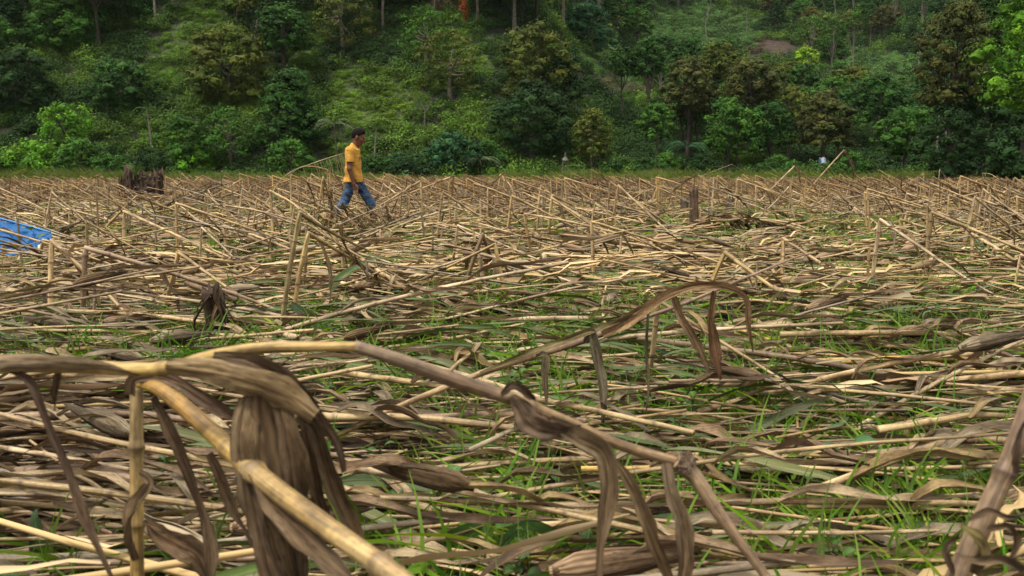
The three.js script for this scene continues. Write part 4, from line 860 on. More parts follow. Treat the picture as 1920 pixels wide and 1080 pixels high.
{
  const g = stuffGroup('small_weeds', 'small broad leaved weeds among grass and straw', 'weeds'), r = rngOf(818), vars = [0, 1, 2].map((i) => { const [s, l] = weedGeo(rngOf(820 + i), 7, 0.034, 0.08, [0.10, 0.22, 0.025]); return mergeGeometries([s, ...l]); }), lists = vars.map(() => []);
  for (const [d0, d1, dens] of [[1, 5, 15], [5, 12, 8], [12, 30, 1.6]]) {
    const count = Math.round((0.68 * (d1 * d1 - d0 * d0) + 2.4 * (d1 - d0)) * dens);
    for (let i = 0; i < count; i++) { const d = Math.sqrt(mix(d0 * d0, d1 * d1, r())), x = (r() * 2 - 1) * (0.68 * d + 1.2); if (r() > greenAt(x, d)) continue; lists[Math.floor(r() * 3)].push([V(x, fieldY(x, -d) + 0.03, -d), [gauss(r) * 0.2, r() * 6.28, gauss(r) * 0.2], rnd(r, 0.6, 1.3) * (d > 10 ? 1.5 : 1), shade([1, 1, 1], rnd(r, 0.7, 1.25))]); }
  }
  vars.forEach((v, i) => instances('weed_plants', v, greenLeafMat, lists[i], g));
  [[1690, 640, 0.09, 0.15, 4, [0.04, 0.14, 0.035], 'dark green broad leaved weed with a large leaf at the right'], [1627, 575, 0.11, 0.16, 3, [0.10, 0.17, 0.08], 'pale green weed with one drooping leaf at the right'], [1582, 930, 0.075, 0.12, 6, [0.06, 0.19, 0.04], 'leafy green weed beside the big lying ear'], [1520, 830, 0.06, 0.1, 5, [0.12, 0.22, 0.07], 'pale green weed in the grass above the big lying ear'], [835, 985, 0.06, 0.1, 8, [0.10, 0.24, 0.04], 'bright young weed above the broad green grass blade'], [735, 1010, 0.05, 0.09, 8, [0.085, 0.21, 0.035], 'young weed beside the hanging ear'], [68, 495, 0.16, 0.3, 4, [0.14, 0.27, 0.04], 'light green weed with long leaves in front of the blue tarpaulin'], [1050, 480, 0.14, 0.14, 6, [0.06, 0.17, 0.04], 'green broad leaved weed in mid field right of the dark leaning stalk'], [520, 392, 0.2, 0.2, 5, [0.10, 0.24, 0.04], 'small bright weed between uprooted stump and man'], [760, 330, 0.55, 0.9, 9, [0.10, 0.22, 0.03], 'bright green plant at the wood edge right of the man'], [1840, 500, 0.14, 0.2, 5, [0.045, 0.14, 0.05], 'dark green weed near the tall stub at the right margin'], [1850, 880, 0.05, 0.1, 5, [0.09, 0.2, 0.04], 'young weed right of the square bent stub'],
  ].forEach(([x, y, L, h, n, tone, label], i) => {
    const p = y < 345 ? P(x, y, 75) : G(x, y); p.y = fieldY(p.x, p.z) + 0.02;
    const [s, l] = weedGeo(rngOf(840 + i), n, L, h, tone), t = thing('leafy_weed', label, 'weed', p);
    part('stem', s, greenLeafMat, t); for (const q of l) part('leaf', q, greenLeafMat, t);
  });
}

// ---------------------------------------------------------------- the big broken plants close to the camera
const pathOf = (list) => list.map(([x, y, d]) => P(x, y, d));
function piece(g, name, list, w, c0, c1, o = {}, label) {            // a leaf along sight line points at their own distances; w: half width in pixels along it
  const pts = pathOf(list).map((p) => p.sub(g.position)), d = list[0][2], N = w.length - 1;
  const wid = (t) => { const q = clamp(t, 0, 1) * N, i = Math.min(N - 1, Math.floor(q)); return mix(w[i], w[i + 1], q - i) * d / F + 0.0004; };
  return part(name, strip(pts, wid, { n: o.n ?? 60, m: o.m ?? 12, ragged: o.ragged ?? 0.22, wrinkle: o.wrinkle ?? Math.min(0.0035, Math.max(...w) * d / F * 0.15), up: o.up ?? V(0.2, 0.25, 1), fold: o.fold ?? 0.35, curl: true, ripple: o.ripple ?? 0.003, freq: o.freq ?? 38, phase: o.ph ?? list[0][0] * 0.013 + list[1][1] * 0.007, twist: (t) => ((o.t0 ?? 1.5) - 1.35) * 0.8 + (o.tw ?? 0.6) * t, col: colFade(c0, c1), v0: o.v0 ?? 0.2 }), dryLeafMat, g, label);
}
function stem(g, name, list, px, c, o = {}) {                        // px: thickness in pixels at points along it
  const pts = pathOf(list).map((p) => p.sub(g.position)), N = px.length - 1, ds = list.map((q) => q[2]);
  const rad = (t) => { const q = clamp(t, 0, 1) * N, i = Math.min(N - 1, Math.floor(q)), e = clamp(t, 0, 1) * (ds.length - 1), j = Math.min(ds.length - 2, Math.floor(e)); return mix(px[i], px[i + 1], q - i) * mix(ds[j], ds[j + 1], e - j) / F / 2 * (o.thin ?? 0.86); };
  return part(name, tube(pts, rad, { n: 14, step: 0.008, mould: 0.4, nodes: o.nodes, swell: o.swell ?? 0.3, ridge: (a) => 1 - 0.07 * Math.pow(Math.max(0, Math.cos(a - (o.gr ?? 0))), 6), col: o.col ?? (() => c), v0: o.v0 ?? 0 }), stalkMat, g);
}
const YEL = [0.52, 0.36, 0.10], YTAN = [0.54, 0.39, 0.18], BRN = [0.30, 0.20, 0.115], GBR = [0.33, 0.245, 0.155], DBR = [0.15, 0.098, 0.058];
{
  const g = thing('broken_maize_plant', 'big bent maize plant in front with a hanging husked ear', 'maize plant', V(P(-420, 760, 1.05).x, 0, P(-420, 760, 1.05).z));
  stem(g, 'stub', [[-440, 1500, 1.05], [-432, 1100, 1.05], [-424, 715, 1.05]], [38, 40, 38], YTAN, { nodes: [0.16, 0.33] });
  stem(g, 'stalk', [[-430, 715, 1.05], [-200, 692, 1.04], [0, 684, 1.03], [160, 688, 1.03], [312, 690, 1.03], [400, 666, 1.04], [480, 653, 1.05], [580, 650, 1.05], [672, 650, 1.06]], [40, 42, 42, 36, 32, 30, 28, 24, 23], YEL, { nodes: [0.26, 0.462, 0.675], col: (t, s) => blend(t < 0.5 ? blend(GBR, YTAN, 0.35 + 0.3 * Math.sin(s * 9)) : YEL, YTAN, 0.25 + 0.2 * Math.sin(s * 23)) });
  stem(g, 'stalk', [[664, 648, 1.06], [740, 672, 1.07], [850, 712, 1.09], [960, 748, 1.10]], [27, 33, 36, 28], BRN, { nodes: [0.19], col: (t, s) => blend(BRN, GBR, 0.5 + 0.5 * Math.sin(s * 31)) });
  stem(g, 'stalk', [[950, 744, 1.10], [1060, 790, 1.12], [1160, 833, 1.13], [1275, 868, 1.15]], [30, 27, 25, 23], BRN, { nodes: [0.035, 0.235], col: (t, s) => blend(YTAN, BRN, 0.35 + 0.45 * t) });
  stem(g, 'stalk', [[1268, 862, 1.15], [1300, 890, 1.15], [1350, 965, 1.14], [1440, 1085, 1.13], [1560, 1240, 1.12]], [40, 30, 22, 20, 17], BRN, { nodes: [0.016, 0.2], swell: 0.25, col: () => [0.42, 0.30, 0.18] });
  piece(g, 'leaf', [[-60, 676, 1.012], [80, 676, 1.009], [200, 686, 1.009], [262, 703, 1.009]], [15, 14, 9, 1], [0.52, 0.40, 0.25], [0.44, 0.34, 0.2], { fold: -0.7, t0: 0.9, tw: 0.1 }, 'dry sheath wrapped along the stalk');
  piece(g, 'leaf', [[310, 686, 1.012], [390, 694, 1.0], [470, 714, 0.995], [540, 742, 1.0], [590, 780, 1.0]], [13, 21, 23, 26, 18], [0.50, 0.38, 0.20], [0.38, 0.27, 0.14], { fold: -0.6, t0: 1.35, tw: -0.1 }, 'broad dry sheath folding down over the ear');
  piece(g, 'leaf', [[400, 668, 1.02], [470, 680, 1.02], [540, 722, 1.03], [600, 780, 1.02], [632, 830, 1.02], [646, 885, 1.02]], [8, 20, 22, 17, 10, 1], GBR, DBR, { fold: 0.5, t0: 1.2, tw: 0.7 }, 'dark curled leaf drooping to a point');
  piece(g, 'leaf', [[560, 775, 1.03], [590, 800, 1.04], [612, 870, 1.05], [640, 950, 1.05], [690, 1040, 1.05]], [10, 14, 18, 17, 3], GBR, [0.24, 0.16, 0.07], { fold: 0.7, t0: 1.6, tw: -0.5 });
  piece(g, 'leaf', [[572, 790, 1.06], [588, 860, 1.06], [606, 950, 1.06], [640, 1010, 1.06]], [10, 14, 12, 3], BRN, GBR, { fold: 0.9, t0: 1.2, tw: 0.9 });
  const ear = [[484, 700, 1.03], [497, 790, 1.035], [508, 880, 1.035], [525, 970, 1.04], [548, 1085, 1.045], [560, 1180, 1.05]].map(([x, y, d]) => P(x, y, d).sub(g.position));
  const r = rngOf(33), R = 50 * 1.035 / F;
  const body = tube(ear, (t) => R * (0.2 + 0.8 * sstep(t, -0.02, 0.14)) * (0.66 + 0.40 * Math.sin(Math.PI * Math.min(1, t * 1.1 + 0.12))) * (1 - 0.25 * t), { n: 40, step: 0.008, ridge: (a, t) => 1 + 0.025 * Math.sin(a * 7 + t * 3) + 0.018 * Math.sin(a * 13 - t * 2) + 0.012 * Math.sin(a * 29 + t), col: (t) => blend([0.30, 0.215, 0.125], [0.21, 0.145, 0.08], t), v0: 0.4 });
  part('ear', body, dryLeafMat, g, 'brown husked ear hanging down from the bent stalk');
  piece(g, 'husk_leaf', [[462, 745, 1.01], [454, 820, 0.998], [466, 920, 1.0], [500, 1020, 1.01], [530, 1100, 1.02]], [14, 28, 31, 27, 20], [0.38, 0.28, 0.16], [0.24, 0.165, 0.09], { fold: -0.55, t0: 1.65, tw: 0.15 });
  piece(g, 'husk_leaf', [[520, 745, 1.01], [540, 810, 1.0], [552, 900, 1.0], [560, 1000, 1.01], [566, 1090, 1.02]], [14, 24, 24, 18, 10], [0.26, 0.18, 0.10], [0.15, 0.10, 0.06], { fold: -0.5, t0: 1.45, tw: 0.1 });
  piece(g, 'leaf', [[960, 742, 1.085], [975, 765, 1.08], [1000, 795, 1.08], [1050, 808, 1.09], [1090, 800, 1.10]], [8, 20, 22, 15, 5], [0.36, 0.27, 0.18], [0.22, 0.15, 0.11], { fold: 0.25, t0: 1.3, tw: 0.4, ripple: 0.005 }, 'crumpled papery sheath at the joint');
  piece(g, 'leaf', [[1030, 790, 1.10], [1080, 820, 1.09], [1130, 850, 1.09], [1142, 900, 1.09], [1136, 960, 1.09], [1124, 1080, 1.09], [1118, 1160, 1.09]], [10, 18, 17, 15, 8, 9, 5], [0.42, 0.33, 0.20], [0.33, 0.22, 0.12], { fold: 0.45, t0: 1.3, tw: 0.9, ripple: 0.004 });
  piece(g, 'leaf', [[1150, 862, 1.11], [1172, 890, 1.10], [1200, 945, 1.10], [1228, 1020, 1.10], [1262, 1100, 1.10]], [5, 12, 13, 12, 8], [0.38, 0.28, 0.15], [0.28, 0.18, 0.08], { fold: 0.8, t0: 1.5, tw: 0.3 });
  piece(g, 'leaf', [[1250, 868, 1.135], [1258, 920, 1.13], [1278, 985, 1.13], [1284, 1060, 1.13], [1262, 1150, 1.13]], [13, 14, 16, 12, 7], [0.44, 0.34, 0.22], [0.32, 0.22, 0.12], { fold: 0.35, t0: 1.6, tw: -0.4 });
  piece(g, 'leaf', [[940, 742, 1.08], [962, 727, 1.075], [985, 737, 1.08], [1004, 748, 1.09]], [5, 9, 8, 2], DBR, DBR, { fold: 0.8, t0: 0.5, tw: 1.0 });
  {
    const q = new THREE.IcosahedronGeometry(1, 5), at = q.attributes.position, c = P(1284, 868, 1.145).sub(g.position), k = 1.145 / F, col = [], uv = [];
    for (let i = 0; i < at.count; i++) { const x = at.getX(i), y = at.getY(i), z = at.getZ(i), n = 0.85 + 0.5 * (vnoise(x * 3 + y * 2 + 5, z * 3 - y * 2) - 0.5) + 0.22 * (vnoise(x * 9 + 3, y * 9 + z * 7) - 0.5); const xx = x * 25 * n, yy = y * 21 * n; at.setXYZ(i, c.x + (xx * 0.8 + yy * 0.5) * k, c.y + (yy * 0.9 - xx * 0.55) * k, c.z + z * 18 * n * k); col.push(...blend([0.26, 0.19, 0.13], [0.44, 0.34, 0.24], vnoise(x * 4 + 7, y * 4 + z * 4))); uv.push(x * 0.5, y * 0.1); }
    q.setAttribute('color', new THREE.Float32BufferAttribute(col, 3)); q.setAttribute('uv', new THREE.Float32BufferAttribute(uv, 2)); q.computeVertexNormals();
    part('joint_tuft', q, dryLeafMat, g);
  }
  // pale thin leaves hanging at the left end
  piece(g, 'leaf', [[20, 694, 1.03], [60, 715, 1.02], [92, 790, 1.02], [128, 880, 1.02], [160, 950, 1.02], [205, 1070, 1.02], [230, 1140, 1.02]], [4, 9, 11, 8, 14, 8, 3], [0.26, 0.18, 0.13], [0.36, 0.25, 0.15], { fold: 0.6, t0: 1.4, tw: 1.2 });
  piece(g, 'leaf', [[112, 700, 1.04], [108, 730, 1.035], [104, 770, 1.035]], [6, 8, 1], BRN, DBR, { fold: 0.6 });
  piece(g, 'leaf', [[100, 945, 1.1], [160, 950, 1.08], [200, 938, 1.09]], [2, 9, 1], [0.40, 0.30, 0.16], GBR, { fold: 0.3, t0: 0.4 });
}
{
  const g = thing('broken_maize_plant', 'bent maize plant in front with thick yellow stalk slanting down from an upright stub', 'maize plant', V(P(256, 900, 1.18).x, 0, P(256, 900, 1.18).z));
  stem(g, 'stub', [[258, 1560, 1.18], [258, 1200, 1.18], [256, 900, 1.18], [256, 722, 1.18]], [33, 31, 29, 28], YTAN, { nodes: [0.1, 0.24, 0.4, 0.5], col: (t, s) => blend(YEL, [0.38, 0.28, 0.13], 0.5 + 0.4 * Math.sin(s * 14)) });
  stem(g, 'stalk', [[258, 716, 1.17], [300, 730, 1.14], [380, 795, 1.08], [470, 880, 1.0]], [24, 36, 39, 42], YEL, { nodes: [0.22], col: (t, s) => blend(YEL, [0.48, 0.28, 0.05], 0.4 + 0.4 * Math.sin(s * 17)) });
  stem(g, 'stalk', [[464, 874, 1.005], [540, 935, 0.94], [640, 1008, 0.87], [740, 1078, 0.81], [860, 1170, 0.74]], [44, 47, 48, 48, 42], YTAN, { nodes: [0.018, 0.255], col: (t, s) => blend([0.54, 0.41, 0.21], YEL, 0.3 + 0.3 * Math.sin(s * 12)) });
  piece(g, 'leaf', [[244, 740, 1.155], [250, 712, 1.15], [290, 706, 1.15], [330, 716, 1.15], [390, 752, 1.15], [450, 782, 1.15]], [8, 11, 10, 11, 14, 6], [0.36, 0.26, 0.15], [0.28, 0.19, 0.14], { fold: 0.5, t0: 1.2, tw: 0.4 });
  piece(g, 'leaf', [[288, 745, 1.16], [318, 800, 1.15], [348, 865, 1.15], [385, 960, 1.15], [402, 1020, 1.15], [398, 1100, 1.15]], [6, 11, 9, 13, 17, 7], [0.20, 0.13, 0.075], [0.28, 0.20, 0.12], { fold: 0.6, t0: 1.4, tw: 0.8 });
  piece(g, 'leaf', [[392, 850, 1.09], [410, 880, 1.09], [432, 930, 1.09], [452, 975, 1.09], [480, 1030, 1.09], [512, 1090, 1.09]], [5, 9, 15, 9, 13, 6], BRN, GBR, { fold: 0.5, t0: 1.5, tw: 1.6 });
  piece(g, 'leaf', [[270, 975, 1.17], [300, 1000, 1.165], [340, 1020, 1.165], [372, 1040, 1.165], [400, 1110, 1.165]], [4, 17, 22, 18, 10], BRN, [0.30, 0.21, 0.13], { fold: 0.3, t0: 1.2, tw: 0.4, ripple: 0.005 });
  piece(g, 'leaf', [[262, 885, 1.155], [282, 905, 1.15], [262, 940, 1.15], [246, 975, 1.15], [258, 1050, 1.15]], [5, 11, 14, 12, 5], [0.40, 0.29, 0.17], BRN, { fold: 0.7, t0: 1.4, tw: 2.0 });
  piece(g, 'leaf', [[480, 890, 0.985], [520, 950, 0.95], [590, 1020, 0.9], [650, 1080, 0.87], [700, 1140, 0.85]], [10, 20, 22, 16, 8], [0.26, 0.18, 0.10], GBR, { fold: 0.7, t0: 1.2, tw: 0.5 });
  piece(g, 'leaf', [[465, 890, 1.0], [480, 950, 0.99], [500, 1040, 0.98], [540, 1150, 0.98]], [8, 17, 22, 16], [0.22, 0.155, 0.09], [0.26, 0.18, 0.11], { fold: 0.5, t0: 1.6, tw: 0.4 });
}
{
  const g = thing('broken_maize_plant', 'thick broken stalk with ragged leaves at the right margin in front', 'maize plant', V(P(1780, 1100, 0.98).x, 0, P(1780, 1100, 0.98).z));
  stem(g, 'stalk', [[1700, 1440, 1.0], [1740, 1230, 1.0], [1800, 1075, 1.0], [1850, 960, 1.0], [1890, 870, 1.0], [1935, 740, 1.0], [1975, 560, 1.0]], [58, 54, 52, 48, 40, 38, 34], BRN, { nodes: [0.2, 0.345], col: (t, s) => blend([0.40, 0.29, 0.18], [0.30, 0.20, 0.13], 0.5 + 0.5 * Math.sin(s * 16)) });
  piece(g, 'leaf', [[1800, 985, 0.965], [1822, 1000, 0.96], [1840, 1030, 0.96], [1825, 1075, 0.965]], [6, 16, 14, 6], [0.42, 0.36, 0.13], [0.30, 0.22, 0.12], { fold: 0.4, t0: 1.2, tw: 0.8, ripple: 0.006 }, 'ragged yellowish sheath piece');
  piece(g, 'leaf', [[1850, 990, 0.97], [1885, 985, 0.96], [1905, 1010, 0.96], [1900, 1040, 0.96], [1880, 1060, 0.965]], [3, 6, 6, 5, 2], [0.34, 0.25, 0.15], BRN, { fold: 0.6, t0: 1.0, tw: 1.5, ripple: 0.006 });
  piece(g, 'leaf', [[1815, 975, 0.97], [1850, 958, 0.96], [1890, 968, 0.955], [1925, 958, 0.96]], [2, 6, 5, 2], BRN, [0.30, 0.22, 0.14], { fold: 0.5, t0: 0.8, tw: 1.1 });
  piece(g, 'leaf', [[1790, 1040, 0.965], [1830, 1052, 0.955], [1872, 1048, 0.955], [1920, 1070, 0.96]], [5, 9, 9, 5], [0.40, 0.29, 0.17], GBR, { fold: 0.5, t0: 0.7, tw: 0.6 });
  piece(g, 'leaf', [[1800, 1000, 0.97], [1775, 1030, 0.965], [1790, 1075, 0.965], [1760, 1110, 0.97]], [3, 7, 6, 2], GBR, BRN, { fold: 0.6, t0: 1.5, tw: 1.8 });
  piece(g, 'leaf', [[1938, 780, 0.975], [1918, 800, 0.97], [1905, 850, 0.97], [1905, 890, 0.975]], [4, 7, 7, 2], [0.24, 0.17, 0.14], BRN, { fold: -0.4, t0: 1.3, tw: 0.3 });
}
{
  const B = G(600, 900); B.y = 0;
  const g = thing('broken_maize_plant', 'slender stalk rising to a long dry leaf arched over the green grass', 'maize plant', B), da = 2.5, db = 2.75;
  stem(g, 'stalk', [[560, 850, 2.55], [760, 757, 2.6], [930, 690, 2.66], [1090, 640, 2.72], [1190, 602, 2.74]], [13, 13, 14, 15, 12], [0.40, 0.28, 0.15], { nodes: [0.25, 0.5, 0.72, 0.9], col: (t) => blend([0.46, 0.33, 0.13], [0.34, 0.21, 0.15], t) });
  stem(g, 'stalk', [[1180, 606, 2.74], [1280, 570, 2.76], [1400, 520, 2.78], [1500, 480, 2.8], [1530, 474, 2.8]], [9, 8, 7, 5, 3], [0.34, 0.22, 0.15], { nodes: [0.2, 0.4] });
  piece(g, 'leaf', [[1130, 628, 2.70], [1185, 596, 2.68], [1260, 550, 2.67], [1320, 535, 2.66], [1370, 540, 2.66], [1398, 560, 2.66], [1404, 610, 2.66], [1412, 660, 2.66]], [7, 12, 9, 7, 7, 5, 5, 1], [0.54, 0.37, 0.20], [0.34, 0.22, 0.11], { fold: 0.5, t0: 1.0, tw: 0.7, n: 30 }, 'long pale leaf arching over');
  piece(g, 'leaf', [[900, 700, 2.63], [980, 668, 2.64], [1060, 638, 2.66], [1130, 612, 2.68], [1195, 590, 2.68]], [3, 5, 6, 6, 2], [0.34, 0.29, 0.12], [0.40, 0.33, 0.17], { fold: 0.4, t0: 0.8 });
  piece(g, 'leaf', [[1095, 640, 2.70], [1108, 622, 2.68], [1122, 680, 2.68], [1132, 740, 2.68], [1130, 798, 2.68]], [4, 9, 9, 7, 2], [0.30, 0.28, 0.18], [0.24, 0.20, 0.13], { fold: 0.4, t0: 1.5, tw: 0.5 });
  piece(g, 'leaf', [[1005, 668, 2.65], [1020, 664, 2.64], [1022, 710, 2.64], [1026, 760, 2.64]], [3, 7, 6, 1], [0.32, 0.28, 0.17], GBR, { fold: 0.4, t0: 1.4 });
  piece(g, 'leaf', [[1262, 555, 2.68], [1280, 600, 2.68], [1310, 650, 2.68], [1330, 700, 2.68]], [5, 8, 8, 2], [0.42, 0.29, 0.16], BRN, { fold: 0.5, t0: 1.5, tw: 0.6 });
  piece(g, 'leaf', [[1338, 545, 2.67], [1332, 600, 2.67], [1340, 650, 2.67], [1352, 712, 2.67]], [4, 7, 12, 2], [0.36, 0.23, 0.11], [0.20, 0.11, 0.06], { fold: 0.9, t0: 1.4, tw: 0.6 }, 'dark pointed dry leaf hanging down');
  piece(g, 'leaf', [[1215, 588, 2.70], [1212, 650, 2.70], [1216, 720, 2.70], [1212, 770, 2.70]], [2, 3, 3, 1], [0.22, 0.22, 0.09], GBR, { fold: 0.3 });
}
// broad green leaves and blades, big fallen ears, lying stalks that stand out near the camera
[
  [[[1120, 992, 0], [1180, 980, 0.06], [1290, 975, 0.08], [1420, 988, 0.07], [1540, 1012, 0.04]], 15, [0.16, 0.24, 0.14], [0.20, 0.28, 0.16], 'long bluish green leaf arching across the lower right, the left one of two'],
  [[[1595, 1035, 0], [1640, 1005, 0.05], [1720, 992, 0.07], [1800, 992, 0.06], [1880, 1010, 0.03]], 13, [0.17, 0.25, 0.10], [0.22, 0.28, 0.15], 'long bluish green leaf arching across the lower right, the right one of two'],
  [[[600, 905, 0.02], [700, 900, 0.06], [800, 910, 0.07], [900, 935, 0.05], [1010, 975, 0.02]], 13, [0.14, 0.22, 0.08], [0.22, 0.26, 0.13], 'wide pale green leaf lying right of the hanging ear'],
  [[[-60, 955, 0.04], [20, 942, 0.06], [100, 938, 0.06], [160, 952, 0.03]], 12, [0.12, 0.22, 0.09], [0.16, 0.25, 0.12], 'green leaf at the lower left margin'],
  [[[770, 1062, 0.0], [830, 1020, 0.08], [900, 990, 0.13], [968, 978, 0.14]], 15, [0.10, 0.26, 0.03], [0.12, 0.28, 0.035], 'broad bright green grass blade at the bottom centre'],
  [[[880, 1085, 0.0], [930, 1030, 0.08], [985, 985, 0.13], [1040, 1000, 0.12], [1080, 1050, 0.08]], 9, [0.09, 0.22, 0.04], [0.10, 0.24, 0.05], 'bent green grass blade at the bottom centre'],
  [[[68, 1075, 0.0], [70, 1020, 0.08], [66, 970, 0.15], [70, 955, 0.17]], 13, [0.10, 0.20, 0.08], [0.13, 0.24, 0.11], 'upright green leaf at the lower left'],
  [[[1380, 770, 0.0], [1412, 710, 0.1], [1455, 712, 0.12], [1500, 765, 0.06]], 13, [0.055, 0.13, 0.035], [0.07, 0.15, 0.04], 'broad dark green leaf beside the dark pointed hanging leaf'],
  [[[545, 575, 0.1], [600, 560, 0.14], [640, 520, 0.2], [710, 480, 0.26]], 9, [0.11, 0.18, 0.07], [0.12, 0.22, 0.06], 'green leaf leaning on the two tall stubs below the man'],
  [[[545, 570, 0.22], [590, 600, 0.16], [640, 630, 0.1], [700, 640, 0.05]], 12, [0.08, 0.14, 0.05], [0.12, 0.17, 0.09], 'dull green leaf fallen at the foot of the two tall stubs'],
  [[[1610, 890, 0.02], [1690, 860, 0.05], [1800, 825, 0.1], [1910, 798, 0.15]], 8, [0.19, 0.22, 0.08], [0.26, 0.26, 0.13], 'pale straight leaf rising to the right above the bluish green leaves'],
  [[[1330, 840, 0.02], [1420, 800, 0.05], [1500, 762, 0.09], [1560, 742, 0.11]], 8, [0.20, 0.25, 0.13], [0.26, 0.27, 0.16], 'pale green straight leaf left of the square bent stub'],
].forEach(([list, w, c0, c1, label], i) => {
  const d = gd(Math.max(...list.map((q) => q[1]))) * 0.97, pts = list.map(([x, y, up]) => { const base = d, q = P(x, y, base); return q.y < 0.012 ? G(x, y).add(V(0, 0.02, 0)) : q; });
  const g = thing('green_leaf', label, 'leaf', pts[0].clone()), W = w * d / F;
  part('blade', strip(pts.map((p) => p.sub(g.position)), (t) => W * Math.pow(Math.sin(Math.PI * clamp(t * 0.9 + 0.08, 0, 1)), 0.65) + 0.001, { n: 26, m: 6, up: V(0.1, 1, 0.6), fold: 0.3, ripple: 0.003, freq: 45, phase: i, twist: (t) => 0.5 + 0.5 * Math.sin(i * 3) * t, col: colFade(c0, c1) }), greenLeafMat, g);
  part('midrib', tube(pts, (t) => 0.0016 * (1.2 - t), { n: 5, step: 0.03, coarse: 1, col: () => shade(blend(c1, [0.4, 0.4, 0.2], 0.5), 1) }), greenLeafMat, g);
});
[[1470, 912, 205, 40, -0.06, 'grey', 'big husked ear lying in the grass at the lower right'], [1430, 865, 150, 26, 0.03, 'grey', 'greyish husked ear lying behind the big one at the lower right'], [800, 785, 170, 36, 0.12, 'brown', 'dark husked ear lying below the arched leaf stalk'], [740, 950, 160, 44, 0.08, 'pink', 'pale pinkish husk lying open right of the hanging ear'], [1478, 665, 110, 22, 0.02, 'dark', 'dark husked ear lying in the right mid ground'], [900, 610, 130, 26, -0.25, 'brown', 'brown pointed husk lying in the green grass in mid ground'], [505, 520, 80, 26, 0.25, 'brown', 'brown husk at the end of the long stalk left of centre'], [1200, 775, 110, 28, 0.05, 'brown', 'brown husk lying under the hanging pale leaf'], [990, 410, 50, 18, 0.1, 'grey', 'grey husk lying in mid field'], [70, 835, 160, 26, -0.05, 'pink', 'pinkish husk lying at the left under the big stalk'],
].forEach(([x, y, len, th, a, tone, label], i) => {
  const r = rngOf(1200 + i), p = G(x - len / 2, y + th * 0.5), d = -p.z, R = th * d / F / 2, g = thing('fallen_ear', label, 'maize ear', p.clone().setY(R * 1.2 + 0.04));
  part('husk', earGeo(V(0, 0, 0), V(1, -a * 0.6, rnd(r, -0.1, 0.1)).normalize(), len * d / F, R, shade(DRY[tone], 0.9), r, 22), dryLeafMat, g);
  part('shank', tube([V(-0.06, 0.0, 0.01), V(0.01, 0, 0)], () => R * 0.35, { n: 8, step: 0.02, coarse: 1, col: () => DRY.tan }), stalkMat, g);
});
[[520, 672, 1060, 832, 15, 'pale', 'pale straight stalk running down to the right below the hanging ear'], [640, 770, 1300, 905, 12, 'tan', 'thin tan stalk running right below the big brown stalk'], [0, 768, 440, 776, 14, 'straw', 'straw stalk lying level under the big bent plant on the left'], [-20, 878, 360, 885, 18, 'pink', 'pinkish stalk lying level behind the upright stub in front'], [40, 1000, 260, 1022, 24, 'pink', 'thick pinkish stalk lying at the lower left'], [820, 790, 900, 720, 9, 'tan', 'short tan stalk piece crossing the pale straight one'], [1460, 690, 1900, 702, 17, 'tan', 'tan stalk with red nodes lying level in the right mid ground'], [1500, 745, 1900, 748, 14, 'yellow', 'yellowish stalk lying level in the right mid ground'], [925, 640, 1300, 650, 13, 'pale', 'pale stalk lying level left of the arched leaf'], [770, 512, 1085, 528, 13, 'straw', 'straw stalk lying level in the middle of the field'], [1150, 690, 1760, 800, 15, 'brown', 'long brown stalk slanting down to the right in mid ground'], [1600, 940, 1920, 905, 22, 'pink', 'thick pinkish stalk lying at the lower right behind the green leaves'], [880, 950, 1010, 905, 10, 'grey', 'grey stalk piece in the grass at lower centre'], [0, 625, 420, 660, 15, 'straw', 'straw stalk lying just above the big bent plant on the left'], [1640, 905, 1920, 880, 16, 'tan', 'tan stalk lying above the thick pinkish one at the lower right'], [1090, 965, 1360, 990, 13, 'yellow', 'yellow stalk with green leaves at the lower right'], [420, 870, 1000, 905, 17, 'tan', 'tan stalk lying level across the middle behind the hanging ear'], [700, 860, 1100, 862, 16, 'pink', 'pinkish stalk lying level above the tan one behind the hanging ear'],
].forEach(([x0, y0, x1, y1, th, tone, label], i) => {
  const r = rngOf(1300 + i), a = G(x0, y0), b = G(x1, y1), R = clamp(th * (-a.z) / F / 2, 0.007, 0.014), g = thing('fallen_maize_stalk', label, 'maize stalk', a), c = DRY[tone];
  const e = b.sub(a), L = e.length(), lift = V(0, 0.11 + 0.04 * r(), 0), q = (t) => e.clone().multiplyScalar(t).add(lift).add(V(0, 0.02 * Math.sin(t * 3.1), 0.02 * Math.sin(t * 6)));
  const dir = e.clone().normalize();
  part('stalk', tube([q(0), q(0.33), q(0.66), q(1)], (t) => R * mix(1, 0.7, t), { n: 10, step: 0.04, nodes: nodesOf(r, L, 0.15), col: (t, s) => blend(shade(c, 0.85), c, 0.5 + 0.5 * Math.sin(s * 8 + i)), v0: r() * 4 }), stalkMat, g);
  for (let j = 0; j < 2; j++) part('leaf', leafAlong(r, q(rnd(r, 0.1, 0.7)), dir.clone().add(V(0, 0.1, rnd(r, -0.3, 0.3))).normalize(), rnd(r, 0.3, 0.5), rnd(r, 0.010, 0.018), DRY[pick(r, ['tan', 'pink', 'grey', 'pale'])], { droop: 0.3, floor: 0.04 }), dryLeafMat, g);
});

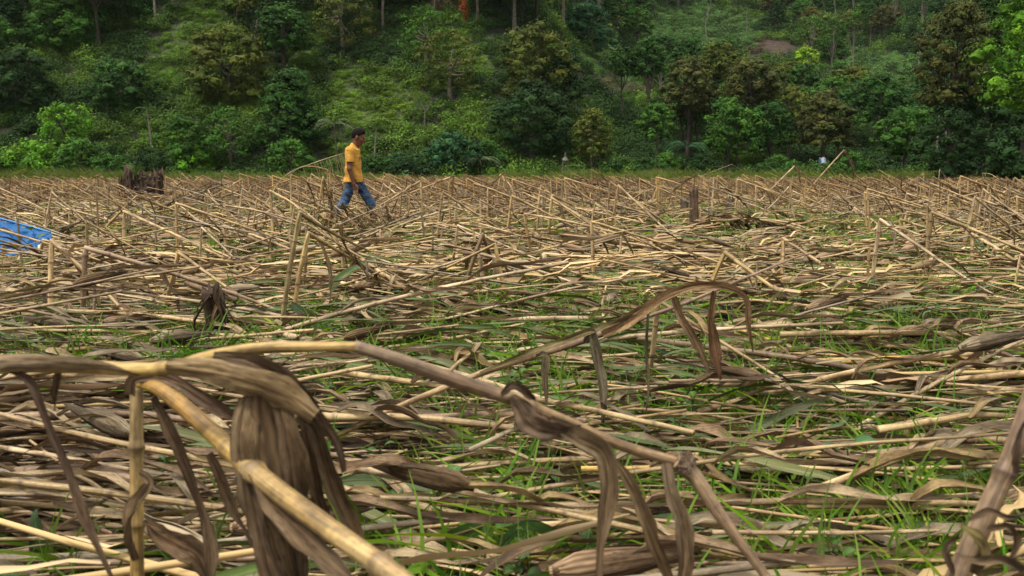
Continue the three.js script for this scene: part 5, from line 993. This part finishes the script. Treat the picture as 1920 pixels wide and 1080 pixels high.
// ---------------------------------------------------------------- stumps, dead post, tarpaulin
function stumpGeo(r, h, R, o = {}) {
  const n = 26, ph = r() * 6, rough = o.rough ?? 0.12;
  const g = tube([V(0, -0.06, 0), V((o.lean ?? 0) * 0.4, h * 0.5, 0), V(o.lean ?? 0, h, 0)], (t) => R * (1 + (o.flare ?? 0.5) * Math.pow(1 - t, 3)), { n, step: h / 14, ridge: (a, t) => 1 + rough * Math.sin(a * 3 + ph + t) + rough * 0.6 * Math.sin(a * 7 - ph + t * 3) + rough * 0.5 * Math.sin(a * 13 + t * 5), col: (t) => blend(o.c0 ?? [0.10, 0.075, 0.055], o.c1 ?? [0.20, 0.155, 0.115], t * 0.8 + 0.2 * Math.sin(t * 20)) });
  const a = g.attributes.position;                                    // jagged broken top
  for (let i = 0; i < a.count; i++) { const y = a.getY(i); if (y > h * 0.8) a.setY(i, y + (vnoise(a.getX(i) * 60 + ph, a.getZ(i) * 60) - 0.6) * h * (o.jag ?? 0.3) * (y - h * 0.8) / (h * 0.2)); }
  g.computeVertexNormals(); return g;
}
[[408, 655, 0.30, 0.042, 'small dark stump under the thick pinkish stalk', { lean: -0.01, jag: 0.3, rough: 0.28, c0: [0.085, 0.05, 0.033], c1: [0.14, 0.085, 0.055] }, 4],
  [1301, 446, 0.64, 0.055, 'upright weathered dead post in mid field among heaped leaves', { flare: 0.25, lean: -0.015, jag: 0.15, c0: [0.12, 0.075, 0.045], c1: [0.25, 0.16, 0.095] }, 2],
  [1283, 418, 0.42, 0.06, 'short dark pointed stump left of the dead post', { jag: 0.9, flare: 0.8 }, 1],
  [1366, 418, 0.42, 0.065, 'short dark broken stump right of the dead post', { jag: 0.7, lean: 0.02 }, 2],
  [1368, 388, 0.36, 0.05, 'grey broken root stump behind the dark broken one', { jag: 0.6, c1: [0.34, 0.30, 0.26] }, 2],
].forEach(([x, y, h, R, label, o, roots], i) => {
  const r = rngOf(1400 + i), p = G(x, y), g = thing('tree_stump', label, 'stump', p);
  part('trunk', stumpGeo(r, h, R, o), rootMat, g);
  if (!i) for (let k = 0; k < 7; k++) part('leaf', leafAlong(r, V(rnd(r, -0.03, 0.03), h * rnd(r, 0.75, 1), rnd(r, 0.0, 0.05)), V(rnd(r, -0.5, 0.6), 0.1, rnd(r, 0.1, 0.5)).normalize(), rnd(r, 0.2, 0.34), rnd(r, 0.008, 0.016), DRY[pick(r, ['brown', 'dark', 'grey'])], { droop: 1.3 }), dryLeafMat, g);
  for (let k = 0; k < roots; k++) { const a = r() * 6.28, d = V(Math.cos(a), 0, Math.sin(a)); part('root', tube([V(0, h * 0.2, 0).addScaledVector(d, R * 0.6), V(0, h * 0.1, 0).addScaledVector(d, R * 1.7), V(0, -0.03, 0).addScaledVector(d, R * 2.8)], (t) => R * 0.4 * (1 - 0.7 * t), { n: 7, step: 0.03, coarse: 1, col: () => [0.11, 0.08, 0.06] }), rootMat, g); }
});
{
  const r = rngOf(1450), p = G(266, 372), s = gd(372) / F, g = thing('uprooted_stump', 'big dark uprooted stump with grass growing on it, on the left of the field', 'stump', p);
  const lump = (cx, cy, rx, ry, k) => { const q = new THREE.IcosahedronGeometry(1, 4), a = q.attributes.position, col = [], uv = []; for (let i = 0; i < a.count; i++) { const v = V(a.getX(i), a.getY(i), a.getZ(i)), n = 0.72 + 0.7 * (fbm(v.x * 2.2 + k * 7 + v.z, v.y * 2.2 + v.z * 2) - 0.5) + 0.25 * (vnoise(v.x * 9 + v.z * 5 + k, v.y * 9 - v.z * 4) - 0.5); a.setXYZ(i, v.x * rx * n + cx, v.y * ry * n + cy, v.z * rx * 0.8 * n); const c = blend([0.07, 0.045, 0.032], [0.21, 0.13, 0.085], vnoise(v.x * 4 + k, v.y * 4 + v.z * 3)); col.push(...c); uv.push(v.x * 2, v.y * 2); } q.setAttribute('color', new THREE.Float32BufferAttribute(col, 3)); q.setAttribute('uv', new THREE.Float32BufferAttribute(uv, 2)); q.computeVertexNormals(); return q; };
  part('root_plate', lump(18 * s, 22 * s, 17 * s, 20 * s, 1), rootMat, g); part('trunk', lump(-8 * s, 14 * s, 14 * s, 18 * s, 2), rootMat, g);
  for (const [x, y, h, w, ln] of [[-33, 4, 36, 5, -0.02], [-22, 2, 50, 6, 0.02], [-12, 4, 44, 5, 0.08], [6, 8, 44, 7, -0.04], [16, 12, 42, 8, 0.03], [25, 10, 42, 7, 0.1], [32, 8, 46, 5, 0.06]]) { const q = stumpGeo(r, h * s, w * s, { jag: 0.8, rough: 0.3, flare: 0.7, lean: ln, c0: [0.075, 0.045, 0.03], c1: [0.17, 0.10, 0.065] }); q.translate(x * s, y * s * 0.4, rnd(r, -0.15, 0.15)); part('shard', q, rootMat, g); }
  for (let k = 0; k < 16; k++) { const x = rnd(r, -34, 36) * s, y = rnd(r, 8, 46) * s, d = V(rnd(r, -1, 1), rnd(r, -0.3, 1), rnd(r, 0.1, 0.7)).normalize(); part('root', tube([V(x * 0.8, y * 0.9, 0), V(x, y, 0).addScaledVector(d, 8 * s), V(x, y, 0).addScaledVector(d, rnd(r, 10, 20) * s).add(V(0, -3 * s, 0))], (t) => rnd(r, 1.5, 3.4) * s * (1 - 0.5 * t), { n: 6, step: 0.05, coarse: 1, col: () => shade([0.17, 0.10, 0.07], rnd(r, 0.6, 1.4)) }), rootMat, g); }
  const t = thing('grass_tuft', 'long green grass hanging over the uprooted stump', 'grass', p.clone().add(V(0, 42 * s, 0.42)));
  for (let k = 0; k < 15; k++) { const a = rnd(r, -0.6, 3.5), l = rnd(r, 24, 48) * s, dx = Math.cos(a) * (r() < 0.65 ? 1 : -0.5); part('blade', strip([V(0, 0, 0), V(dx * l * 0.25, l * 0.45, 0.02), V(dx * l * 0.6, l * 0.55, 0.05), V(dx * l * 0.95, l * rnd(r, 0.1, 0.55), 0.08)], (q) => 0.014 * (1 - q * q) + 0.002, { n: 8, m: 1, up: V(0, 0.3, 1), twist: () => 1.2, col: colFade([0.10, 0.20, 0.03], [0.17, 0.28, 0.06]) }), grassMat, t); }
  for (let k = 0; k < 8; k++) { const x = rnd(r, -26, 28) * s; part('blade', strip([V(x, 4 * s, 0.05), V(x + rnd(r, -2, 2) * s, -12 * s, 0.2), V(x + rnd(r, -4, 4) * s, -32 * s, 0.25)], (q) => 0.014 * (1 - q * q) + 0.002, { n: 6, m: 1, up: V(0, 0.2, 1), twist: () => 1.2, col: colFade([0.10, 0.19, 0.03], [0.15, 0.25, 0.06]) }), grassMat, t); }
}
{                                                                    // heaped leaves round the dead post
  const r = rngOf(1460), p = G(1330, 452), g = thing('leaf_heap', 'heap of dark dry leaves and stalks around the dead post', 'leaf heap', p), s = gd(452) / F;
  for (let k = 0; k < 60; k++) { const x = rnd(r, -60, 150) * s, top = Math.max(0.06, (58 - Math.abs(x / s - 20) * 0.34) * s * rnd(r, 0.6, 1)), d = V(rnd(r, 0.6, 1), rnd(r, -0.15, 0.1), rnd(r, -0.4, 0.4)).normalize(); part('leaf', leafAlong(r, V(x, top, rnd(r, -0.2, 0.3)), d, rnd(r, 0.4, 0.8), rnd(r, 0.014, 0.03), DRY[pick(r, ['brown', 'dark', 'grey', 'tan', 'pink'])], { droop: rnd(r, 0.3, 0.8) }), dryLeafMat, g); }
  for (const list of [[[-120, 4, 0.1], [-20, 34, 0.1], [30, 42, 0.1], [100, 44, 0.12]], [[-10, 38, 0.2], [80, 42, 0.2], [170, 22, 0.3]], [[60, 42, 0.15], [150, 34, 0.1], [235, -16, -0.1], [300, -62, -0.35], [375, -100, -0.6]]].map((l, j) => l.map(([x, y, z]) => { const q = j === 2 ? P(1330 + x, 452 - y, -p.z + z * -1 * 0 + (x > 200 ? (x - 200) * -0.016 : 0)).sub(p) : V(x * s, y * s, z); q.y = Math.max(0.04, q.y); return q; }))) part('stalk', tube(list, (t) => 0.0145 * (1 - 0.4 * t), { n: 8, step: 0.05, nodes: nodesOf(r, 2.2, 0.16), col: () => DRY.tan }), stalkMat, g);
  for (let k = 0; k < 26; k++) { const t = k / 26, x = mix(70, 330, t), y = mix(44, -70, t * t * 0.4 + t * 0.6), q = P(1330 + x, 452 - y, -p.z + (x > 200 ? (x - 200) * -0.016 : 0)).sub(p); q.y = Math.max(0.06, q.y); part('leaf', leafAlong(r, q, V(rnd(r, 0.6, 1), rnd(r, -0.5, -0.2), rnd(r, -0.1, 0.4)).normalize(), rnd(r, 0.35, 0.7), rnd(r, 0.012, 0.024), DRY[pick(r, ['brown', 'dark', 'grey', 'tan', 'brown'])], { droop: rnd(r, 0.2, 0.6) }), dryLeafMat, g); }
}
{                                                                    // dark leaves hanging in front of the walking man's legs
  const r = rngOf(1470), p = G(655, 452), g = thing('leaf_heap', 'tangle of dry leaves and stalks in front of the legs of the walking man', 'leaf heap', p), s = gd(452) / F;
  for (let k = 0; k < 84; k++) { const x = rnd(r, -110, 95) * s, top = rnd(r, 18, 78 - Math.abs(x / s) * 0.3) * s, d = V(rnd(r, -0.3, 1), rnd(r, -0.3, 0.2), rnd(r, -0.4, 0.4)).normalize(); part('leaf', leafAlong(r, V(x, top, rnd(r, -0.3, 0.3)), d, rnd(r, 0.3, 0.65), rnd(r, 0.010, 0.026), DRY[pick(r, ['brown', 'tan', 'grey', 'tan', 'pale', 'straw'])], { droop: rnd(r, 0.3, 1.0) }), dryLeafMat, g); }
  for (let k = 0; k < 22; k++) { const x = rnd(r, -110, 60) * s, h = rnd(r, 24, 72) * s, z = rnd(r, -0.5, 0.4), e = rnd(r, 30, 90) * s; part('stalk', tube(r() < 0.5 ? [V(x, 0, z), V(x + 0.03, h, z)] : [V(x, h, z), V(x + e, 0.05, z + rnd(r, -0.2, 0.2))], (t) => 0.0095 * (1 - 0.3 * t), { n: 7, step: 0.08, nodes: nodesOf(r, 1, 0.15), col: () => DRY[pick(r, ['straw', 'tan', 'pale'])] }), stalkMat, g); }
}
{                                                                    // thin tasselled stalk rising behind the man
  const d = 13.2, B = P(470, 372, d), g = thing('broken_maize_stalk', 'thin stalk with hanging tassel threads rising towards the back of the man', 'maize stalk', B.clone().setY(0)), r = rngOf(1480), o = B.clone().setY(0), q = (x, y, dz = 0) => P(x, y, d + dz).sub(o);
  part('stalk', tube([V(0, 0.02, 0), q(535, 330), q(590, 305), q(648, 286)], (t) => 0.011 * (1 - 0.65 * t), { n: 7, step: 0.06, nodes: [0.2, 0.4, 0.6, 0.8], col: () => [0.5, 0.42, 0.24] }), stalkMat, g);
  part('leaf', strip([q(540, 330), q(565, 313), q(590, 312), q(615, 318)], () => 0.008, { n: 8, twist: () => 1.3, col: () => DRY.straw }), dryLeafMat, g);
  for (let k = 0; k < 22; k++) { const t = r(), x = mix(560, 645, t), y = mix(318, 288, t); part('tassel_thread', tube([q(x, y, 0.02), q(x + rnd(r, 1, 6), y + rnd(r, 8, 18), 0.03), q(x + rnd(r, 4, 14), y + rnd(r, 22, 44), 0.04)], () => 0.003, { n: 4, step: 0.1, coarse: 1, col: () => DRY[pick(r, ['straw', 'tan', 'olive'])] }), stalkMat, g); }
}
{                                                                    // blue tarpaulin at the left margin
  const d = 9.1, o = P(0, 478, d).setY(0), g = thing('blue_tarpaulin', 'crumpled blue tarpaulin lying over stalks at the left margin', 'tarpaulin', o);
  const top = [[-330, 395], [-200, 380], [-90, 392], [0, 412], [45, 424], [95, 438]].map(([x, y]) => P(x, y, d + 0.35).sub(o)), bot = [[-330, 490], [-200, 488], [-90, 482], [0, 478], [40, 474], [92, 446]].map(([x, y]) => P(x, y, d - 0.25).sub(o));
  const ct = new THREE.CatmullRomCurve3(top), cb = new THREE.CatmullRomCurve3(bot), NU = 110, NV = 34, pos = [], uv = [], idx = [];
  for (let i = 0; i <= NU; i++) for (let j = 0; j <= NV; j++) {
    const u = i / NU, v = j / NV, a = ct.getPoint(u), b = cb.getPoint(u), p = a.lerp(b, v), w = Math.sin(Math.PI * v);
    p.y += 0.05 * w * Math.sin(u * 9 + v * 3) * 0.4 + 0.02 * Math.sin((u * 2 - v * 0.9) * 15 + 4 * vnoise(u * 6, v * 3)) * w + 0.025 * (vnoise(u * 14 - v * 5, v * 4 + u * 6) - 0.5) - (v > 0.9 ? 0.02 : 0); p.z += 0.04 * Math.sin((u * 1.6 + v * 0.9) * 13 + 5 * vnoise(u * 5, v * 3 + 8)) * (0.3 + w) + 0.04 * (vnoise(u * 22 + 5 - v * 7, v * 5) - 0.5);
    p.y = Math.max(p.y, 0.03); pos.push(p.x, p.y, p.z); uv.push(u * 4, v);
    if (i && j) { const q = i * (NV + 1) + j; idx.push(q, q - 1, q - NV - 1, q - 1, q - NV - 2, q - NV - 1); }
  }
  part('sheet', geoOf(pos, uv, null, idx), phy({ color: new THREE.Color().setRGB(0.004, 0.10, 0.30), map: clothTex, roughness: 0.6, specularIntensity: 0.4, transmission: 0.05, side: THREE.DoubleSide }), g);
  part('hem', tube(top.map((p) => p.clone().add(V(0, 0.012, 0))), () => 0.011, { n: 8, step: 0.05, coarse: 1 }), std({ color: new THREE.Color().setRGB(0.02, 0.16, 0.40), roughness: 0.6 }), g);
}

// ---------------------------------------------------------------- the walking man
{
  const depth = 12.7, foot = P(667, 322 + F * EYE / 12.7, depth), g = thing('person', 'man in yellow T-shirt and blue jeans walking to the right, looking down', 'person', V(foot.x, 0, foot.z)); g.scale.set(0.92, 0.94, 0.92);
  const sm = (a, b, k) => { const h = clamp(0.5 + 0.5 * (b - a) / k, 0, 1); return mix(b, a, h) - k * h * (1 - h); };
  const cap = (p, a, b, ra, rb) => { const ba = b.clone().sub(a), pa = p.clone().sub(a), h = clamp(pa.dot(ba) / ba.dot(ba), 0, 1); return pa.addScaledVector(ba, -h).length() - mix(ra, rb, h); };
  const ell = (p, c, r3) => { const q = V((p.x - c.x) / r3.x, (p.y - c.y) / r3.y, (p.z - c.z) / r3.z), k = q.length(); return (k - 1) * Math.min(r3.x, r3.y, r3.z); };
  function mesher(sdf, c, size, N) {                                  // marching cubes of a distance field in a cube round c
    const mc = new MarchingCubes(N, new THREE.MeshBasicMaterial(), false, false, 120000); mc.isolation = 0;
    const p = V(0, 0, 0);
    for (let z = 0; z < N; z++) for (let y = 0; y < N; y++) for (let x = 0; x < N; x++) { p.set((x - N / 2) / (N / 2) * size / 2 + c.x, (y - N / 2) / (N / 2) * size / 2 + c.y, (z - N / 2) / (N / 2) * size / 2 + c.z); mc.field[x + y * N + z * N * N] = -sdf(p); }
    mc.update();
    const n = mc.count, pos = new Float32Array(n * 3), nor = new Float32Array(n * 3), uv = new Float32Array(n * 2), e = 0.002;
    for (let i = 0; i < n; i++) {
      p.set(mc.positionArray[i * 3] * size / 2 + c.x, mc.positionArray[i * 3 + 1] * size / 2 + c.y, mc.positionArray[i * 3 + 2] * size / 2 + c.z); p.toArray(pos, i * 3);
      const q = p.clone(), f = (dx, dy, dz) => sdf(q.set(p.x + dx, p.y + dy, p.z + dz));
      V(f(e, 0, 0) - f(-e, 0, 0), f(0, e, 0) - f(0, -e, 0), f(0, 0, e) - f(0, 0, -e)).normalize().toArray(nor, i * 3); uv[i * 2] = p.x * 3 + p.z; uv[i * 2 + 1] = p.y * 3;
    }
    const q = new THREE.BufferGeometry(); q.setAttribute('position', new THREE.BufferAttribute(pos, 3)); q.setAttribute('normal', new THREE.BufferAttribute(nor, 3)); q.setAttribute('uv', new THREE.BufferAttribute(uv, 2)); return q;
  }
  // joints, metres; +x is where he walks, +z is towards the camera
  const hipN = V(0.0, 0.80, 0.09), hipF = V(0.0, 0.80, -0.09), kneeF = V(0.215, 0.45, -0.10), ankF = V(0.27, 0.075, -0.10), kneeN = V(-0.155, 0.43, 0.10), ankN = V(-0.42, 0.17, 0.10);
  const shN = V(-0.035, 1.205, 0.185), elN = V(-0.03, 0.945, 0.235), wrN = V(0.025, 0.735, 0.225), shF = V(0.0, 1.205, -0.185), elF = V(-0.07, 0.945, -0.24), wrF = V(0.0, 0.735, -0.25);
  const hc = V(0.072, 1.40, 0.0), tilt = 0.28, ct = Math.cos(tilt), st = Math.sin(tilt);
  const toHead = (p) => { const x = p.x - hc.x, y = p.y - hc.y; return V(x * ct + y * -st * -1 * -1, 0, 0).set(x * ct - y * st, x * st + y * ct, p.z); };   // the head bows forward
  const headS = (p) => {
    const h = toHead(p);                                              // face to +x
    let d = ell(h, V(-0.008, 0.028, 0), V(0.094, 0.098, 0.076));
    d = sm(d, ell(h, V(0.026, -0.045, 0), V(0.060, 0.068, 0.055)), 0.03);
    d = sm(d, cap(h, V(0.045, -0.088, 0.012), V(0.045, -0.088, -0.012), 0.024, 0.024), 0.025);        // chin
    d = sm(d, cap(h, V(0.078, 0.022, 0.03), V(0.078, 0.022, -0.03), 0.014, 0.014), 0.015);            // brow
    d = sm(d, cap(h, V(0.084, 0.008, 0), V(0.104, -0.030, 0), 0.008, 0.013), 0.012);                   // nose
    d = sm(d, cap(h, V(0.088, -0.034, 0.012), V(0.088, -0.034, -0.012), 0.008, 0.008), 0.008);
    d = sm(d, cap(h, V(0.078, -0.058, 0.016), V(0.078, -0.058, -0.016), 0.008, 0.008), 0.007);        // lips
    d = sm(d, cap(h, V(0.075, -0.070, 0.014), V(0.075, -0.070, -0.014), 0.008, 0.008), 0.007);
    for (const s of [-1, 1]) { d = sm(d, ell(h, V(-0.012, -0.004, s * 0.078), V(0.019, 0.032, 0.010)), 0.008); d = Math.max(d, -(ell(h, V(0.080, 0.006, s * 0.032), V(0.010, 0.010, 0.013)))); d = sm(d, ell(h, V(0.062, -0.020, s * 0.042), V(0.020, 0.018, 0.016)), 0.015); }
    return d;
  };
  const fing = (w, e) => {                                            // palm and curled fingers of one hand
    const ax = w.clone().sub(e).normalize(), pal = w.clone().addScaledVector(ax, 0.075), side = V(1, 0, 0.25).sub(ax.clone().multiplyScalar(ax.x)).normalize(), nrm = ax.clone().cross(side).normalize(), out = [];
    [[-0.030, 0.066, 0.0080], [-0.010, 0.076, 0.0088], [0.011, 0.080, 0.0090], [0.031, 0.072, 0.0085]].forEach(([o, l, r]) => { const k = pal.clone().addScaledVector(side, o), k2 = k.clone().addScaledVector(ax, l * 0.5).addScaledVector(nrm, 0.008), k3 = k2.clone().addScaledVector(ax, l * 0.4).addScaledVector(nrm, 0.024); out.push([k, k2, r, r * 0.95], [k2, k3, r * 0.95, r * 0.8]); });
    const t0 = w.clone().addScaledVector(ax, 0.03).addScaledVector(side, 0.026), t1 = t0.clone().addScaledVector(side, 0.028).addScaledVector(ax, 0.030).addScaledVector(nrm, 0.012), t2 = t1.clone().addScaledVector(ax, 0.034).addScaledVector(nrm, 0.008); out.push([t0, t1, 0.011, 0.010], [t1, t2, 0.010, 0.008]);
    return { palm: [w.clone().addScaledVector(ax, 0.01), pal, side], out };
  };
  const hN = fing(wrN, elN), hF = fing(wrF, elF);
  const handS = (p, h, w) => { let d = 1; for (const s of [-0.022, 0, 0.022]) d = sm(d, cap(p, h.palm[0].clone().addScaledVector(h.palm[2], s * 0.5), h.palm[1].clone().addScaledVector(h.palm[2], s), 0.016, 0.014), 0.014); d = sm(d, cap(p, w, h.palm[0], 0.024, 0.02), 0.02); for (const [a, b, ra, rb] of h.out) d = sm(d, cap(p, a, b, ra, rb), 0.004); return d; };
  const skinS = (p) => {
    let d = headS(p);
    d = sm(d, cap(p, V(0.0, 1.20, 0), V(0.045, 1.35, 0), 0.062, 0.052), 0.03);
    d = sm(d, cap(p, V(-0.03, 1.20, -0.13), V(-0.03, 1.20, 0.13), 0.055, 0.055), 0.05); d = sm(d, cap(p, V(0, 0.85, 0), V(-0.01, 1.13, 0), 0.10, 0.10), 0.06);
    for (const [s, e, w] of [[shN, elN, wrN], [shF, elF, wrF]]) { d = sm(d, cap(p, s, e, 0.050, 0.038), 0.03); d = sm(d, cap(p, e, w, 0.040, 0.025), 0.02); }
    for (const [h, k, a] of [[hipN, kneeN, ankN], [hipF, kneeF, ankF]]) { d = sm(d, cap(p, h, k, 0.075, 0.05), 0.04); d = sm(d, cap(p, k, a, 0.052, 0.034), 0.03); }
    d = sm(d, cap(p, ankF, V(0.40, 0.035, -0.10), 0.038, 0.03), 0.03); d = sm(d, cap(p, ankN, V(-0.36, 0.05, 0.10), 0.036, 0.03), 0.03); d = sm(d, cap(p, V(-0.36, 0.05, 0.10), V(-0.30, 0.03, 0.10), 0.03, 0.025), 0.02);
    return d;
  };
  const skin = phy({ color: new THREE.Color().setRGB(0.12, 0.05, 0.026), roughness: 0.6, specularIntensity: 0.5 });
  const body = mesher(skinS, V(0, 0.74, 0), 1.76, 150), handA = mesher((p) => handS(p, hN, wrN), V(wrN.x + 0.02, wrN.y - 0.08, wrN.z), 0.27, 90), handB = mesher((p) => handS(p, hF, wrF), V(wrF.x + 0.02, wrF.y - 0.08, wrF.z), 0.27, 90), head = mesher((p) => Math.max(sm(headS(p), cap(p, V(0.0, 1.20, 0), V(0.045, 1.35, 0), 0.0622, 0.0522), 0.03), 1.27 - p.y) - 0.0015, V(0.07, 1.40, 0), 0.36, 120);
  part('body', mergeGeometries([body, handA, handB, head]), skin, g);
  const hairS = (p) => { const h = toHead(p); let d = ell(h, V(-0.016, 0.040, 0), V(0.099, 0.100, 0.084)); d = sm(d, cap(h, V(0.04, 0.115, -0.02), V(0.055, 0.108, 0.02), 0.026, 0.024), 0.03); d += 0.004 * (Math.sin(h.x * 160) * Math.sin(h.y * 170) * Math.sin(h.z * 150)); d = Math.max(d, -headS(p) - 0.012); d = Math.max(d, (h.x - 0.052) * 0.7 - (h.y - 0.055) * 0.9); return Math.max(d, 0.0 - h.y - 0.02 - (h.x < -0.02 ? 0.055 : 0)); };
  part('hair', mesher(hairS, V(0.07, 1.43, 0), 0.34, 110), phy({ color: new THREE.Color().setRGB(0.006, 0.005, 0.004), roughness: 0.8, specularIntensity: 0.2 }), g);
  for (const s of [-1, 1]) { const e = V(0.0755, 0.006, s * 0.032), w = V(hc.x + e.x * ct + e.y * st, hc.y - e.x * st + e.y * ct, e.z); w.set(hc.x + e.x * ct + e.y * st, hc.y + (-e.x * st + e.y * ct), e.z); part('eye', new THREE.SphereGeometry(0.010, 12, 8).translate(w.x, w.y, w.z), std({ color: new THREE.Color().setRGB(0.05, 0.04, 0.035), roughness: 0.2 }), g); }
  // shirt: loose body and short sleeves with folds, open below
  const fold = (p) => 0.006 * Math.sin(p.y * 34 + p.x * 20 + Math.sin(p.z * 20)) * sstep(1.15 - p.y, 0, 0.3) + 0.009 * Math.sin(p.x * 46 + p.y * 7 + p.z * 12) * sstep(1.05 - p.y, 0, 0.35) + 0.014 * (fbm(p.x * 14 + p.y * 10, p.y * 12 - p.z * 9) - 0.5);
  const shirtS = (p) => {
    const t = clamp((1.25 - p.y) / 0.5, 0, 1), cx = mix(-0.012, -0.02, t), rx = mix(0.092, 0.136, Math.pow(t, 0.7)), rz = mix(0.17, 0.192, t);
    let d = (Math.hypot((p.x - cx) / rx, p.z / rz) - 1) * rx; d = Math.max(d, p.y - 1.225, 0.752 - p.y + 0.02 * p.x);
    d = sm(d, cap(p, V(-0.028, 1.215, -0.15), V(-0.028, 1.215, 0.15), 0.062, 0.062), 0.05);
    d = sm(d, cap(p, V(-0.01, 1.22, 0), V(0.012, 1.275, 0), 0.085, 0.068), 0.03);
    let sl = 1; for (const [s, e] of [[shN, elN], [shF, elF]]) { const q = s.clone().lerp(e, 0.64); sl = Math.min(sl, Math.max(cap(p, s, q, 0.066, 0.068), 1.045 - p.y)); }
    d = sm(d, sl, 0.025); d += fold(p);
    d = Math.max(d, 0.752 - p.y, -cap(p, V(0.0, 1.20, 0), V(0.06, 1.40, 0), 0.058, 0.066));
    return d;
  };
  part('shirt', mesher(shirtS, V(-0.01, 1.02, 0), 0.66, 150), std({ color: new THREE.Color().setRGB(0.62, 0.31, 0.04), map: clothTex, roughness: 0.9 }), g);
  part('print', new THREE.BoxGeometry(0.004, 0.05, 0.03, 1, 4, 3).translate(0.098, 1.10, 0.055), std({ color: new THREE.Color().setRGB(0.03, 0.025, 0.02), roughness: 0.9 }), g, 'small dark print on the chest of the shirt');
  const jf = (p) => 0.016 * (fbm(p.y * 22 + p.x * 9, p.x * 14 + p.z * 16) - 0.5) + 0.003 * Math.sin(p.y * 55 + p.x * 70 + p.z * 20);
  const jeanS = (p) => { let d = ell(p, V(-0.015, 0.78, 0), V(0.108, 0.13, 0.150)); const legs = [[hipN, kneeN, ankN], [hipF, kneeF, ankF]].map(([h, k, a]) => { const q = k.clone().lerp(a, 0.45), n = a.clone().sub(k).normalize(); return Math.max(sm(cap(p, h, k, 0.084, 0.069), cap(p, k, q, 0.069, 0.068), 0.03), p.clone().sub(q).dot(n)); }); d = sm(d, Math.min(legs[0], legs[1]), 0.04); return Math.max(d + jf(p), p.y - 0.86); };
  part('jeans', mesher(jeanS, V(-0.02, 0.58, 0), 0.86, 130), std({ color: new THREE.Color().setRGB(0.10, 0.185, 0.33), map: denimTex, roughness: 0.9 }), g);
}
renderer.render(scene, camera);
